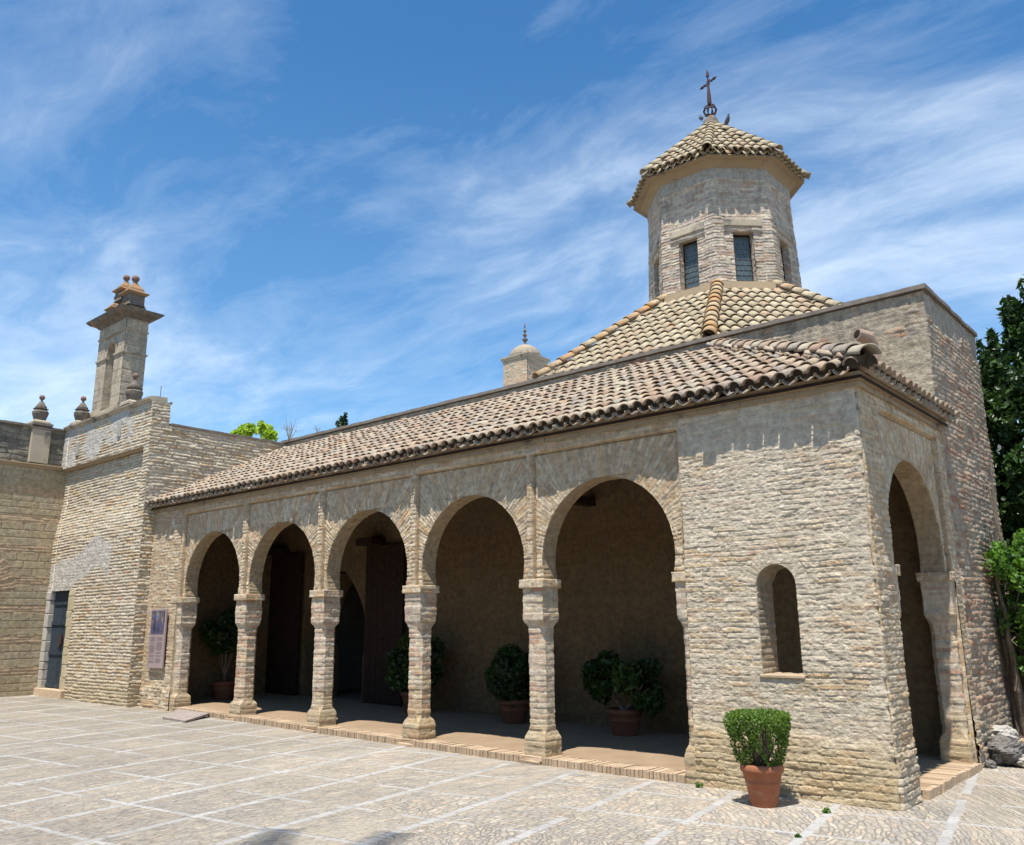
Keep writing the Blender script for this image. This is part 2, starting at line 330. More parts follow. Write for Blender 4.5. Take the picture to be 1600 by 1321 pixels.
# ------------------------------------------------------------ ground
def gz(x): return .0115 * np.maximum(0, -7 - np.asarray(x, float)) * (np.asarray(x) > -60)
def gzs(x): return .0115 * max(0.0, -7 - x)
def ground_mat():
    m, nt, b = new_mat('cobbled paving'); P = wpos(nt)
    g = math.radians(9.4)
    v = mapping(nt, P, (1 / .925, 1 / .925, 1), (0, 0, 0)); 
    # rotate into the paving grid
    s = N(nt, 'ShaderNodeSeparateXYZ'); nt.links.new(P, s.inputs[0])
    cs, sn = math.cos(g), math.sin(g)
    ox, oy = -4.95, 7.71
    ua = math_n(nt, 'ADD', math_n(nt, 'MULTIPLY', math_n(nt, 'SUBTRACT', s.outputs[0], ox), cs / .925), math_n(nt, 'MULTIPLY', math_n(nt, 'SUBTRACT', s.outputs[1], oy), sn / .925))
    oy2 = 7.24; ox2 = -5.2
    va = math_n(nt, 'ADD', math_n(nt, 'MULTIPLY', math_n(nt, 'SUBTRACT', s.outputs[0], ox2), -sn / .925), math_n(nt, 'MULTIPLY', math_n(nt, 'SUBTRACT', s.outputs[1], oy2), cs / .925))
    wob = noise(nt, P, 1.3, 3, .5)
    ua = math_n(nt, 'ADD', ua, math_n(nt, 'MULTIPLY', math_n(nt, 'SUBTRACT', wob, .5), .10))
    va = math_n(nt, 'ADD', va, math_n(nt, 'MULTIPLY', math_n(nt, 'SUBTRACT', noise(nt, mapping(nt, P, loc=(5, 3, 0)), 1.1, 3, .5), .5), .10))
    def strip(a, b_, wdt, seed):
        fr = math_n(nt, 'ABSOLUTE', math_n(nt, 'SUBTRACT', math_n(nt, 'FRACT', math_n(nt, 'ADD', a, .5)), .5))
        edge = math_n(nt, 'ADD', fr, math_n(nt, 'MULTIPLY', math_n(nt, 'SUBTRACT', noise(nt, P, 9, 3, .6), .5), .03))
        msk = ramp(nt, edge, [(wdt - .008, 1), (wdt + .008, 0)])
        # slabs along the strip
        cell = math_n(nt, 'MULTIPLY', b_, 3.6)
        fl = math_n(nt, 'FLOOR', cell); fb = math_n(nt, 'FRACT', cell)
        gap = ramp(nt, math_n(nt, 'MINIMUM', fb, math_n(nt, 'SUBTRACT', 1, fb)), [(0, 0), (.05, 1)])
        cm = N(nt, 'ShaderNodeCombineXYZ'); nt.links.new(fl, cm.inputs[0]); nt.links.new(math_n(nt, 'FLOOR', math_n(nt, 'ADD', a, .5)), cm.inputs[1]); cm.inputs[2].default_value = seed
        wn = N(nt, 'ShaderNodeTexWhiteNoise'); nt.links.new(cm.outputs[0], wn.inputs[0])
        return math_n(nt, 'MULTIPLY', msk, gap), wn.outputs[0]
    m1, t1 = strip(ua, va, .044, 1.0); m2, t2 = strip(va, ua, .030, 2.0)
    # missing slabs
    m2 = math_n(nt, 'MULTIPLY', m2, math_n(nt, 'GREATER_THAN', t2, .14)); m1 = math_n(nt, 'MULTIPLY', m1, math_n(nt, 'GREATER_THAN', t1, .04))
    cellv = N(nt, 'ShaderNodeCombineXYZ'); nt.links.new(math_n(nt, 'FLOOR', ua), cellv.inputs[0]); nt.links.new(math_n(nt, 'FLOOR', va), cellv.inputs[1])
    wn = N(nt, 'ShaderNodeTexWhiteNoise'); nt.links.new(cellv.outputs[0], wn.inputs[0])
    # cobbles laid in fans: the bearing turns within each square
    lu = math_n(nt, 'SUBTRACT', math_n(nt, 'FRACT', ua), .5)
    ang = math_n(nt, 'ADD', math_n(nt, 'MULTIPLY', wn.outputs[0], 6.28), math_n(nt, 'MULTIPLY', lu, .6))
    vr = N(nt, 'ShaderNodeVectorRotate', rotation_type='Z_AXIS'); 
    cu = N(nt, 'ShaderNodeCombineXYZ'); nt.links.new(ua, cu.inputs[0]); nt.links.new(va, cu.inputs[1])
    dsx = N(nt, 'ShaderNodeVectorMath', operation='MULTIPLY_ADD'); nt.links.new(noise(nt, P, 7, 2, .5, 0, 1), dsx.inputs[0]); dsx.inputs[1].default_value = (.12, .12, 0); nt.links.new(cu.outputs[0], dsx.inputs[2])
    nt.links.new(dsx.outputs[0], vr.inputs['Vector']); nt.links.new(ang, vr.inputs['Angle'])
    dsy = N(nt, 'ShaderNodeVectorMath', operation='MULTIPLY_ADD'); nt.links.new(noise(nt, P, 14, 2, .5, 0, 1), dsy.inputs[0]); dsy.inputs[1].default_value = (.07, .07, 0); nt.links.new(vr.outputs[0], dsy.inputs[2])
    sc = mapping(nt, dsy.outputs[0], (7.0, 12.0, 1))
    vo = N(nt, 'ShaderNodeTexVoronoi', voronoi_dimensions='2D', feature='DISTANCE_TO_EDGE'); nt.links.new(sc, vo.inputs['Vector']); vo.inputs['Scale'].default_value = 1; vo.inputs['Randomness'].default_value = .95
    vc = N(nt, 'ShaderNodeTexVoronoi', voronoi_dimensions='2D', feature='F1'); nt.links.new(sc, vc.inputs['Vector']); vc.inputs['Scale'].default_value = 1; vc.inputs['Randomness'].default_value = .95
    sx = N(nt, 'ShaderNodeSeparateColor'); nt.links.new(vc.outputs['Color'], sx.inputs[0])
    stone = ramp(nt, sx.outputs[0], [(0, (.29, .27, .235)), (.2, (.44, .385, .295)), (.4, (.36, .325, .27)), (.55, (.48, .415, .31)), (.7, (.31, .295, .275)), (.8, (.44, .34, .24)), (.9, (.54, .485, .39)), (1, (.25, .23, .21))])
    jn = ramp(nt, vo.outputs['Distance'], [(.0, .0), (.17, 1)])
    dirt = mix(nt, noise(nt, P, 3, 4, .6), (.29, .26, .205), (.45, .405, .33))
    jv = math_n(nt, 'MAXIMUM', jn, ramp(nt, noise(nt, P, 5, 4, .65), [(.36, 0), (.60, 1)]))
    c = mix(nt, jv, dirt, stone)
    # worn places where earth covers the stones
    worn = ramp(nt, noise(nt, P, .75, 6, .65), [(.44, .05), (.66, .6)])
    c = mix(nt, worn, c, mix(nt, noise(nt, P, 30, 5, .7), (.35, .30, .225), (.52, .455, .355)))
    slab = mix(nt, t1, (.365, .355, .325), (.465, .455, .42)); slab2 = mix(nt, t2, (.355, .345, .315), (.455, .445, .41))
    c = mix(nt, math_n(nt, 'MULTIPLY', m2, .92), c, slab2); c = mix(nt, math_n(nt, 'MULTIPLY', m1, .95), c, slab)
    c = mix(nt, .7, c, ramp(nt, noise(nt, P, 26, 6, .7), [(.3, .72), (.5, 1), (.7, 1.25)]), 'MULTIPLY')
    c = mix(nt, .6, c, ramp(nt, noise(nt, P, .5, 4, .6), [(.3, .82), (.7, 1.15)]), 'MULTIPLY')
    c = mix(nt, 1, c, (.84, .84, .87), 'MULTIPLY')
    nt.links.new(c, b.inputs['Base Color'])
    sm = math_n(nt, 'MAXIMUM', m1, m2)
    hgt = math_n(nt, 'MULTIPLY', math_n(nt, 'MULTIPLY', jn, math_n(nt, 'SUBTRACT', 1, math_n(nt, 'MULTIPLY', worn, .8))), math_n(nt, 'ADD', .6, math_n(nt, 'MULTIPLY', sx.outputs[1], .8)))
    hgt = math_n(nt, 'ADD', math_n(nt, 'MULTIPLY', hgt, math_n(nt, 'SUBTRACT', 1, sm)), math_n(nt, 'MULTIPLY', sm, 1.1))
    hgt = math_n(nt, 'ADD', hgt, math_n(nt, 'MULTIPLY', noise(nt, P, 35, 5, .7), .5))
    bump(nt, b, hgt, .8, .02)
    return m
M_GROUND = ground_mat()
xs = np.concatenate([[-900, -200, -60], np.linspace(-30, 8, 77), [40, 200, 900]]); ys = np.concatenate([[-900, -100, -20], np.linspace(-6, 24, 61), [60, 200, 900]])
XX, YY = np.meshgrid(xs, ys); ZZ = gz(XX) * (np.abs(YY) < 50) + .012 * (fbm(XX * .7, YY * .7, 3) - .5) * ((XX > -31) & (XX < 9))
ZZ = ZZ * ((XX > -59))
struct(grid_obj('courtyard_ground', np.stack([XX, YY, ZZ], -1), {'tone': 0}, M_GROUND, None))

# ============================================================ THE MOSQUE
YF = 7.93; XR = -2.585; XL = -16.1; YH = 10.72; ZI0, ZI1 = 1.97, 2.07; ZTOP = 3.72; TH = .30
mosque = thing('mosque', 'long low brick mosque with a five arched porch, tiled roof and octagonal lantern', 'mosque', (-9.3, 7.93, 0))
COLX = [-6.585, -8.685, -10.785, -12.885]
FRONT = lambda u, d, z: np.stack([u, YF + d, z], -1)          # u = x, d = depth into the wall
SIDE = lambda u, d, z: np.stack([XR - d, u, z], -1)           # u = y
AR = .905; ZC = 2.29
def arch_w(z):
    z = np.asarray(z, float); dz = z - ZC
    c = np.sqrt(np.clip(AR * AR - dz * dz, 0, None))
    return np.where(z < ZC, np.maximum(c, .885), c)
def arch_rows(z0=ZI1, z1=ZTOP, step=.0105):
    a = np.arange(z0, ZC + AR - .02, step); b = ZC + AR - np.array([.02, .015, .010, .006, .003, .001, 0])
    return np.concatenate([a, b, np.arange(ZC + AR + .008, z1, step), [z1]])
def arcade_relief(u, z, uc, s, panel=1.0, ztop=3.585):
    """depth offset (positive = into the wall) and attributes for the arch bays"""
    du = u - uc; r = np.hypot(du, z - ZC); th = np.arctan2(z - ZC, du)
    h1, t1, m1 = brick(u + 3 * s, z, 11 + s, .055, .24, .009, .007)
    h2, t2, m2 = brick(r, (th + 7) * 1.05, 31 + s, .048, .22, .009, .007, .006)
    rad = sst(z, ZC + .02, ZC + .06) * (np.abs(du) < panel) * (z < ztop)
    rad = np.where(rad > .5, 1.0, 0.0)
    h = h1 + (h2 - h1) * rad; t = t1 + (t2 - t1) * rad; m = m1 + (m2 - m1) * rad
    rec = .055 * sst(panel - np.abs(du), -.006, .006) * sst(ztop - z, -.006, .006)
    edge = np.exp(-((panel - np.abs(du)) / .011) ** 2) * (z < ztop) + np.exp(-((ztop - z) / .010) ** 2) * (np.abs(du) < panel)
    rec = rec + .030 * edge; m = np.clip(m + edge, 0, 1)
    smooth = sst(z, 2.75, 3.3)           # smoother, better kept courses high up
    smear = sst(fbm(u * 1.1, z * 1.3, 71), .42, .68)
    amp = .0145 * (1 - .12 * smooth) * (1 - .5 * smear)
    rough = .010 * (fbm(u * 9, z * 13, 5) - .5) + .006 * (fbm(u * 38, z * 48, 6, 3) - .5)
    return rec - amp * h - rough, t, np.clip(m * (1 - .3 * smooth) + smear * .3, 0, 1)
def half_bay(gb, F, ub, uc, zs, wf, relief, nx, sgn, flip=False, es=None):
    t = np.linspace(0, 1, nx)[None, :]; z = np.broadcast_to(zs[:, None], (len(zs), nx))
    u = ub + t * (uc + sgn * wf(zs)[:, None] - ub)
    d, to, mo = relief(u, z)
    if es is not None: u = u.copy(); d = d.copy(); u[:, 0] += es(zs)[0]; d[:, 0] = es(zs)[1] if es(zs)[1] is not None else d[:, 0]
    gb.add(F(u, d, z), to, mo, flip=flip)
def reveal(gb, F, pts, nrm, relief, d1, s, nd=16, amp=.010, c=.056, km=0.0):
    """band of the opening's inner face; pts (n,2) along the edge, nrm points into the opening"""
    pts = np.asarray(pts, float); nrm = np.asarray(nrm, float)
    ln = np.concatenate([[0], np.cumsum(np.hypot(*(np.diff(pts, axis=0).T)))])
    d0 = relief(pts[:, 0], pts[:, 1])[0]
    t = np.linspace(0, 1, nd)[None, :]; D = d0[:, None] + t * (d1 - d0[:, None])
    S = np.broadcast_to(ln[:, None], D.shape)
    h, to, mo = brick(D + s, S, 200 + int(s * 7), c, .27, .010, .008)
    off = (amp * (h - .5) + .006 * (fbm(D * 20, S * 20, 9, 3) - .5)) * sst(t, 0, .12)
    u = pts[:, 0][:, None] + nrm[:, 0][:, None] * off; z = pts[:, 1][:, None] + nrm[:, 1][:, None] * off
    gb.add(F(u, D, z), to, mo, km * sst(t, 0, .08) + 0 * u)
def arch_path(uc, z0=ZI1, rev=False):
    zs = np.linspace(z0, ZC, 22)[:-1]; L = [(uc - float(arch_w(z)), z, 1, 0) for z in zs]
    for a in np.linspace(PI, 0, 190):
        L.append((uc + AR * math.cos(a), ZC + AR * math.sin(a), -math.cos(a), -math.sin(a)))
    L += [(uc + float(arch_w(z)), z, -1, 0) for z in zs[::-1]]
    L = np.array(L); return L[:, :2], L[:, 2:]
front_arcs = []
edges = [-14.985] + COLX[::-1] + [-4.50]
centers = [(-12.885 - 14.985) / 2] + [(COLX[i] + COLX[i + 1]) / 2 for i in (2, 1, 0)] + [-5.54]
centers = [-13.935, -11.835, -9.735, -7.635, -5.54]
zs = arch_rows()
gb = GB()
for k, uc in enumerate(centers):
    pan = .985 if k < 4 else 1.01
    rl = lambda u, z, uc=uc, k=k, pan=pan: arcade_relief(u, z, uc, k, pan)
    ub = -14.985 if k == 0 else edges[k]
    half_bay(gb, FRONT, ub, uc, zs, arch_w, rl, 78, -1); half_bay(gb, FRONT, edges[k + 1], uc, zs, arch_w, rl, 78, 1, flip=True)
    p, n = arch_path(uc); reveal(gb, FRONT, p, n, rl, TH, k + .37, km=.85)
    # back face of the wall over the arch
    zb = arch_rows(ZI1, ZTOP, .05)
    for sg, b_ in ((-1, ub), (1, edges[k + 1])):
        half_bay(gb, FRONT, b_, uc, zb, arch_w, lambda u, z: (TH + 0 * u, .5 + 0 * u, .8 + 0 * u), 12, sg, flip=sg < 0)
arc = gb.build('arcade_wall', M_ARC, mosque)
arc['label'] = 'front arcade wall over five round arches framed by flat brick bands'
def wall_relief(s, c=.050, L=.23, amp=.0112, smear_lo=.36, smear_hi=.62, jv=.009):
    def f(u, z):
        h, t, m = brick(u + .05 * (fbm(u * 3, z * 9, s + 31) - .5), z + .022 * (fbm(u * 2.6, z * 6, s + 30) - .5), s, c, L, jv, .010, .012)
        smear = np.clip(.75 * sst(fbm(u * 1.3 + 4, z * 1.7, s + 50), smear_lo, smear_hi) + .7 * sst(fbm(u * 6, z * 11, s + 51), .48, .60), 0, 1)
        low = sst(.55 - z + .25 * (fbm(u * 2, z * 2, s + 3) - .5), 0, .12)          # eroded, deeply jointed foot
        hb, tb, mb = brick(u, z + .01, s + 9, .066, .23, .011, .012, .010)
        h = h + (hb - h) * (low > .5); t = np.where(low > .5, tb, t); m = np.where(low > .5, mb, m)
        top = sst(z, 3.05, 3.4)
        a = amp * (1 - .62 * smear) * (1 + .9 * low) * (1 - .05 * top)
        rough = (.022 * (fbm(u * 1.6, z * 2.5, s + 1) - .5) + .007 * (fbm(u * 8, z * 19, s + 2) - .5) + .011 * (fbm(u * 30, z * 55, s + 4, 3) - .5)) * (1 - .2 * top)
        return -a * h - rough - .012 * low, t, np.clip(m + smear * .45 * (1 - low), 0, 1)
    return f
# side of the porch
YC = 9.47
rs = wall_relief(520, .054, .24, .015, .45, .7)
def rside(u, z):
    d, t, m = rs(u, z); return d + .03 * sst(-u, -(YF + .03), -YF), t, m
# corner wall: the solid end with the slit window
rc = wall_relief(300)
WC, WR, WZ0, WZ1 = -3.53, .20, 1.07, 1.90
def win_w(z):
    z = np.asarray(z, float)
    return np.where((z >= WZ0) & (z <= WZ1), WR, np.where((z > WZ1) & (z <= WZ1 + WR), np.sqrt(np.clip(WR ** 2 - (z - WZ1) ** 2, 0, None)), 0))
def rc2(u, z):
    d, t, m = rc(u, z)
    r = np.hypot(u - WC, z - WZ1); th = np.arctan2(z - WZ1, u - WC)
    h2, t2, m2 = brick(r, (th + 5) * .28, 333, .05, .2, .008, .008, .004)
    ring = ((r < .34) & (z > WZ1 + .01))
    d = np.where(ring, -.008 * h2 + .35 * (d + .006), d); t = np.where(ring, t2 * .6 + .1, t); m = np.where(ring, m2, m)
    return d, t, m
# rounded, chipped outer corner
def edge_shift(P, col, axis, amt): P[:, col, axis] += amt; return P
def corner_pull(d, u, z): return d + .022 * sst(u, XR - .035, XR) + .03 * sst(u, XR - .05, XR) * (hsh(np.floor(z / .06), 0 * np.floor(z), 5) > .6)
rfront = lambda u, z: (lambda q: (corner_pull(q[0], u, z), q[1], q[2]))(rc2(u, z))
zs2 = np.unique(np.concatenate([np.arange(-.05, ZTOP, .0075), [WZ0 - .0005, WZ0, WZ1 + WR - .006, WZ1 + WR - .002, WZ1 + WR, ZTOP]]))
gb = GB(); half_bay(gb, FRONT, -4.50, WC, zs2, win_w, rfront, 112, -1); half_bay(gb, FRONT, XR, WC, zs2, win_w, rfront, 120, 1, flip=True, es=lambda z: (-rside(YF + 0 * z, z)[0], None))
L = [(WC - WR, z, 1, 0) for z in np.linspace(WZ0, WZ1, 70)[:-1]] + [(WC + WR * math.cos(a), WZ1 + WR * math.sin(a), -math.cos(a), -math.sin(a)) for a in np.linspace(PI, 0, 60)] + [(WC + WR, z, -1, 0) for z in np.linspace(WZ1, WZ0, 70)[1:]]
L += [(x, WZ0, 0, 1) for x in np.linspace(WC + WR, WC - WR, 24)[1:]]
L = np.array(L); reveal(gb, FRONT, L[:, :2], L[:, 2:], rc2, TH + .06, .77, 18, .012, .06, km=.6)
# inner face of the solid end
ub = np.linspace(-4.5, XR - .3, 12); zb = np.unique(np.concatenate([np.linspace(0, ZTOP, 30), [WZ0 - .001, WZ0, WZ1, WZ1 + WR]]))
for sg, b_ in ((-1, -4.5), (1, XR - .3)):
    half_bay(gb, FRONT, b_, WC, zb, win_w, lambda u, z: (TH + .055 + 0 * u, .5 + 0 * u, .8 + 0 * u), 10, sg, flip=sg < 0)
# jamb of the pier beside the last arch
zj = np.arange(0, ZTOP, .012); dj = np.linspace(0, TH + .055, 24); D, Z = np.meshgrid(dj, zj)
h, t, m = brick(D, Z, 41, .062, .24); gb.add(np.stack([-4.502 + 0 * D - .01 * h, YF + D, Z], -1), t, m)
o = gb.build('corner_wall', M_WALL, mosque); o['label'] = 'broad solid end wall of rough pale brick with one slit window'
MB().box((WC - WR - .03, YF - .018, WZ0 - .035), (WC + WR + .02, YF + .10, WZ0 + .004), .006).build('window_sill', M_STEPB, mosque, bevel=.010)
# left end of the arcade front
gb = GB(); rl = wall_relief(410, .056, .25, .013)
u, z = np.meshgrid(np.arange(XL, -14.985, .016), np.arange(-.05 + .1, ZTOP, .012)); u[:, -1] = -14.985
d, t, m = rl(u, z); gb.add(FRONT(u, d, z), t, m)
D, Z = np.meshgrid(np.linspace(0, TH, 14), np.arange(0, ZI1, .02)); gb.add(np.stack([-14.985 + 0 * D, YF + D, Z], -1), .5, .5)
gb.build('end_wall', M_ARC, mosque)
gb = GB()
yj0, yj1 = YC - 1.03, YC + 1.03
for a, b_ in ((YF, yj0), (yj1, YH)):
    u, z = np.meshgrid(np.linspace(a, b_, max(6, int((b_ - a) / .012))), np.arange(-.05, ZI1 + .0001, .0085)); z[-1] = ZI1
    d, t, m = rside(u, z)
    if a == YF: u = u.copy(); u[:, 0] += rfront(XR + 0 * z[:, 0], z[:, 0])[0]
    else: d[:, -1] = 0
    gb.add(SIDE(u, d, z), t, m, flip=True)
    e = yj0 if a == YF else yj1
    D, Z = np.meshgrid(np.linspace(0, TH, 20), np.arange(0, ZI1, .012)); h, t, m = brick(D, Z, 43, .062, .24)
    gb.add(np.stack([XR - D, e + 0 * D, Z], -1), t, m)
rl = lambda u, z: (lambda A, B: (np.where(np.abs(u - YC) < 1.03, A[0], B[0]), np.where(np.abs(u - YC) < 1.03, A[1], B[1]), np.where(np.abs(u - YC) < 1.03, A[2], B[2])))(arcade_relief(u, z, YC, 8, .985), rside(u, z))
half_bay(gb, SIDE, YF, YC, zs, arch_w, rl, 110, -1, flip=True, es=lambda z: (rfront(XR + 0 * z, z)[0], rside(YF + 0 * z, z)[0])); half_bay(gb, SIDE, YH, YC, zs, arch_w, rl, 90, 1, es=lambda z: (0 * z, 0 * z))
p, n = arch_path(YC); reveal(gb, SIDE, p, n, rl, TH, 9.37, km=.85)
for sg, b_ in ((-1, YF + .3), (1, YH)):
    half_bay(gb, SIDE, b_, YC, arch_rows(ZI1, ZTOP, .05), arch_w, lambda u, z: (TH + 0 * u, .5 + 0 * u, .8 + 0 * u), 12, sg)
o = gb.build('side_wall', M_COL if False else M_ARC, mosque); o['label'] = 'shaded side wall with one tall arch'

# pillars: square foot and capital, chamfered shaft, projecting impost
def section(a, ch, n=9, nc=4):
    P = []; c = a - ch
    cor = [((a, -c), (a, c)), ((a, c), (c, a)), ((c, a), (-c, a)), ((-c, a), (-a, c)), ((-a, c), (-a, -c)), ((-a, -c), (-c, -a)), ((-c, -a), (c, -a)), ((c, -a), (a, -c))]
    for i, (p, q) in enumerate(cor):
        k = n * 2 if i % 2 == 0 else nc
        for j in range(k): t = j / k; P.append((p[0] + (q[0] - p[0]) * t, p[1] + (q[1] - p[1]) * t))
    P.append(P[0]); return np.array(P)
def pillar(cx, cy, seed, name='pillar', parent=mosque, z0=-.02, label=None):
    zz = np.arange(z0, ZI0 + .001, .0105); zz[-1] = ZI0; rows = []; U = []
    for z in zz:
        zf = z - gzs(cx) * .6
        a = .128 + .026 * (1 - sst(zf, .25, .37)) + .026 * sst(z, 1.50, 1.63)
        ch = .052 * sst(z, .30, .40) * (1 - sst(z, 1.49, 1.615)); ch = max(ch, .006)
        s = section(a, ch); rows.append(s); per = np.concatenate([[0], np.cumsum(np.hypot(*(np.diff(s, axis=0).T)))]); U.append(per)
    S = np.array(rows); U = np.array(U); V = np.broadcast_to(zz[:, None], U.shape)
    h, t, m = brick(U + seed * .7, V, 600 + seed, .060, .25, .010, .008)
    smear = sst(fbm(U * 2 + seed, V * 1.6, 640 + seed), .45, .7)
    off = .0105 * (h - .45) * (1 - .5 * smear) + .010 * (fbm(U * 12, V * 20, 650 + seed, 3) - .5)
    off = off + .016 * (hsh(np.floor(V / .06), 0 * V, 660 + seed) - .5) * (S[..., 0] ** 2 + S[..., 1] ** 2 > .012) * .6
    r = np.hypot(S[..., 0], S[..., 1]); k = 1 + off / r
    P = np.stack([cx + S[..., 0] * k, cy + S[..., 1] * k, V], -1)
    o = grid_obj(name, P, {'tone': t, 'mort': np.clip(m + .3 * smear, 0, 1), 'kind_mix': 0}, M_COL, parent, label=label)
    # impost
    a = .180; zi = np.linspace(ZI0, ZI1 + .002, 9); s = section(a, .004, 7, 1); per = np.concatenate([[0], np.cumsum(np.hypot(*(np.diff(s, axis=0).T)))])
    zi2 = np.concatenate([[ZI0], zi, [ZI1 + .002]]); rows = []
    for i, z in enumerate(zi2):
        q = s * (0.0 if i in (0, len(zi2) - 1) else 1.0)
        rows.append(q)
    S = np.array(rows); U = np.broadcast_to(per, S.shape[:2]); V = np.broadcast_to(zi2[:, None], U.shape)
    h, t, m = brick(U, V + seed * .013, 680 + seed, .052, .2, .007, .007, .004)
    k = 1 + .05 * (h - .6) + .02 * (fbm(U * 30, V * 30, seed, 2) - .5)
    gi = GB(); gi.add(np.stack([cx + S[..., 0] * k, cy + S[..., 1] * k, V], -1), t, m); gi.build('impost', M_ARC, o)
    return o
PY = YF + .012 + .158
for i, x in enumerate(COLX):
    pillar(x, PY, i)
pillar(-4.485, PY, 5, 'half_pillar'); pillar(-14.99, PY, 6, 'half_pillar')
pillar(XR - .170, YC - 1.05, 7, 'half_pillar'); pillar(XR - .170, YC + 1.05, 8, 'half_pillar')

# step of bricks on edge, porch floor
gs = MB()
def step_bricks(mb, p0, p1, nrm, dep, z0f, h):
    p0 = Vector(p0); p1 = Vector(p1); Ln = (p1 - p0).length; d = (p1 - p0) / Ln; n = Vector(nrm); x = 0
    while x < Ln - .01:
        wd = random.uniform(.038, .052); wd = min(wd, Ln - x); a = p0 + d * x; b_ = p0 + d * (x + wd - .007)
        fr = random.uniform(-.012, .010); hh = h + random.uniform(-.007, .004); zb = z0f(a.x)
        q = [a + n * fr, b_ + n * fr, b_ - n * dep, a - n * dep]
        v = [(c.x, c.y, zb - .05) for c in q] + [(c.x, c.y, zb + hh) for c in q]
        mb.add(v, [(0, 3, 2, 1), (4, 5, 6, 7), (0, 1, 5, 4), (1, 2, 6, 5), (2, 3, 7, 6), (3, 0, 4, 7)]); x += wd
xe = [-14.83] + COLX[::-1] + [-4.62]
for a, b_ in zip(xe[:-1], xe[1:]):
    a2 = a + (.09 if a in COLX else 0); b2 = b_ - (.14 if b_ in COLX else 0)
    step_bricks(gs, (a2, YF - .015, 0), (b2, YF - .015, 0), (0, -1, 0), .235, gzs, .082)
gs2 = MB(); step_bricks(gs2, (XR + .055, YC - .92, 0), (XR + .055, YC + .98, 0), (1, 0, 0), .26, lambda x: 0, .082)
for x in COLX:       # worn footing bricks in front of each pillar
    gs.box((x - .175, YF - .045, gzs(x) - .02), (x + .10, YF + .03, gzs(x) + .035), .008); gs.box((x - .165, YF - .012, gzs(x) + .040), (x + .12, YF + .04, gzs(x) + .085), .008)
gs.build('step', M_STEPB, mosque, bevel=.004); gs2.build('step', M_STEPB, mosque, bevel=.004)
FX, FY = np.meshgrid(np.linspace(XL, XR, 60), np.concatenate([[YF + .205], np.linspace(YF + .5, YH + .05, 8)]))
o = grid_obj('porch_floor', np.stack([FX, FY, gz(FX) + .079 + 0 * FY], -1), {'tone': .5}, M_TILEFLOOR, mosque)

# cornice under the eaves (two oversailing courses)
cb = MB()
def oversail(mb, p0, p1, nrm, z0, h, dep, bl=.27):
    p0 = Vector(p0); p1 = Vector(p1); Ln = (p1 - p0).length; d = (p1 - p0) / Ln; n = Vector(nrm); x = 0
    while x < Ln - .001:
        wd = min(random.uniform(bl * .7, bl * 1.2), Ln - x); a = p0 + d * x; b_ = p0 + d * (x + wd - .003); f = dep + random.uniform(-.006, .006)
        q = [a - n * .02, b_ - n * .02, b_ + n * f, a + n * f]; dz = random.uniform(-.003, .003)
        v = [(c.x, c.y, z0 + dz) for c in q] + [(c.x, c.y, z0 + h) for c in q]
        mb.add(v, [(0, 1, 2, 3), (7, 6, 5, 4), (4, 5, 1, 0), (5, 6, 2, 1), (6, 7, 3, 2), (7, 4, 0, 3)]); x += wd
for z0, h, dp in ((3.70, .052, .035), (3.754, .075, .072)):
    oversail(cb, (XL, YF, 0), (XR + dp, YF, 0), (0, -1, 0), z0, h, dp)
    oversail(cb, (XR, YF - dp, 0), (XR, YH, 0), (1, 0, 0), z0, h, dp)
cb.build('cornice', M_CORN, mosque, bevel=.003)

# ---------------- barrel tile roofs
def tile_template(r0, r1, Lt, n=8, th=.012, flip=False, ang=PI * .98):
    """cover tile: lower end wide (r0) at v=0, upper end r1 at v=Lt; (u, v, n) coordinates"""
    V = []; F = []
    for r, v in ((r0, 0), (r1, Lt)):
        for q in (r, r - th):
            for k in range(n + 1):
                a = (PI - ang) / 2 + ang * k / n; V.append((q * math.cos(a), v, q * math.sin(a) * .92))
    m = n + 1
    for k in range(n):
        F.append((k, k + 1, 2 * m + k + 1, 2 * m + k)); F.append((m + k + 1, m + k, 3 * m + k, 3 * m + k + 1))
        F.append((k + 1, k, m + k, m + k + 1)); F.append((2 * m + k, 2 * m + k + 1, 3 * m + k + 1, 3 * m + k))
    F.append((0, m, 3 * m, 2 * m)[::-1]); F.append((n, m + n, 3 * m + n, 2 * m + n))
    V = np.array(V); 
    if flip: V[:, 2] *= -1
    return V, np.array(F)
class TB:
    def __init__(s): s.V = []; s.F = []; s.T = []; s.n = 0
    def put(s, tpl, o, ud, vd, nd, yaw=0, pitch=0, tone=None, sc=1.0):
        V, F = tpl; ud = np.array(ud); vd = np.array(vd); nd = np.array(nd)
        v2 = vd * math.cos(yaw) + ud * math.sin(yaw); u2 = ud * math.cos(yaw) - vd * math.sin(yaw)
        v3 = v2 * math.cos(pitch) - nd * math.sin(pitch); n3 = nd * math.cos(pitch) + v2 * math.sin(pitch)
        P = np.array(o) + V[:, :1] * u2 * sc + V[:, 1:2] * v3 + V[:, 2:] * n3 * sc
        s.V.append(P); s.F.append(F + s.n); s.n += len(P); s.T.append(np.full(len(P), RNG.random() if tone is None else tone))
    def build(s, name, mat, parent, label=None):
        return mesh_obj(name, np.concatenate(s.V), np.concatenate(s.F), mat, parent, {'tone': np.concatenate(s.T)}, False, label)
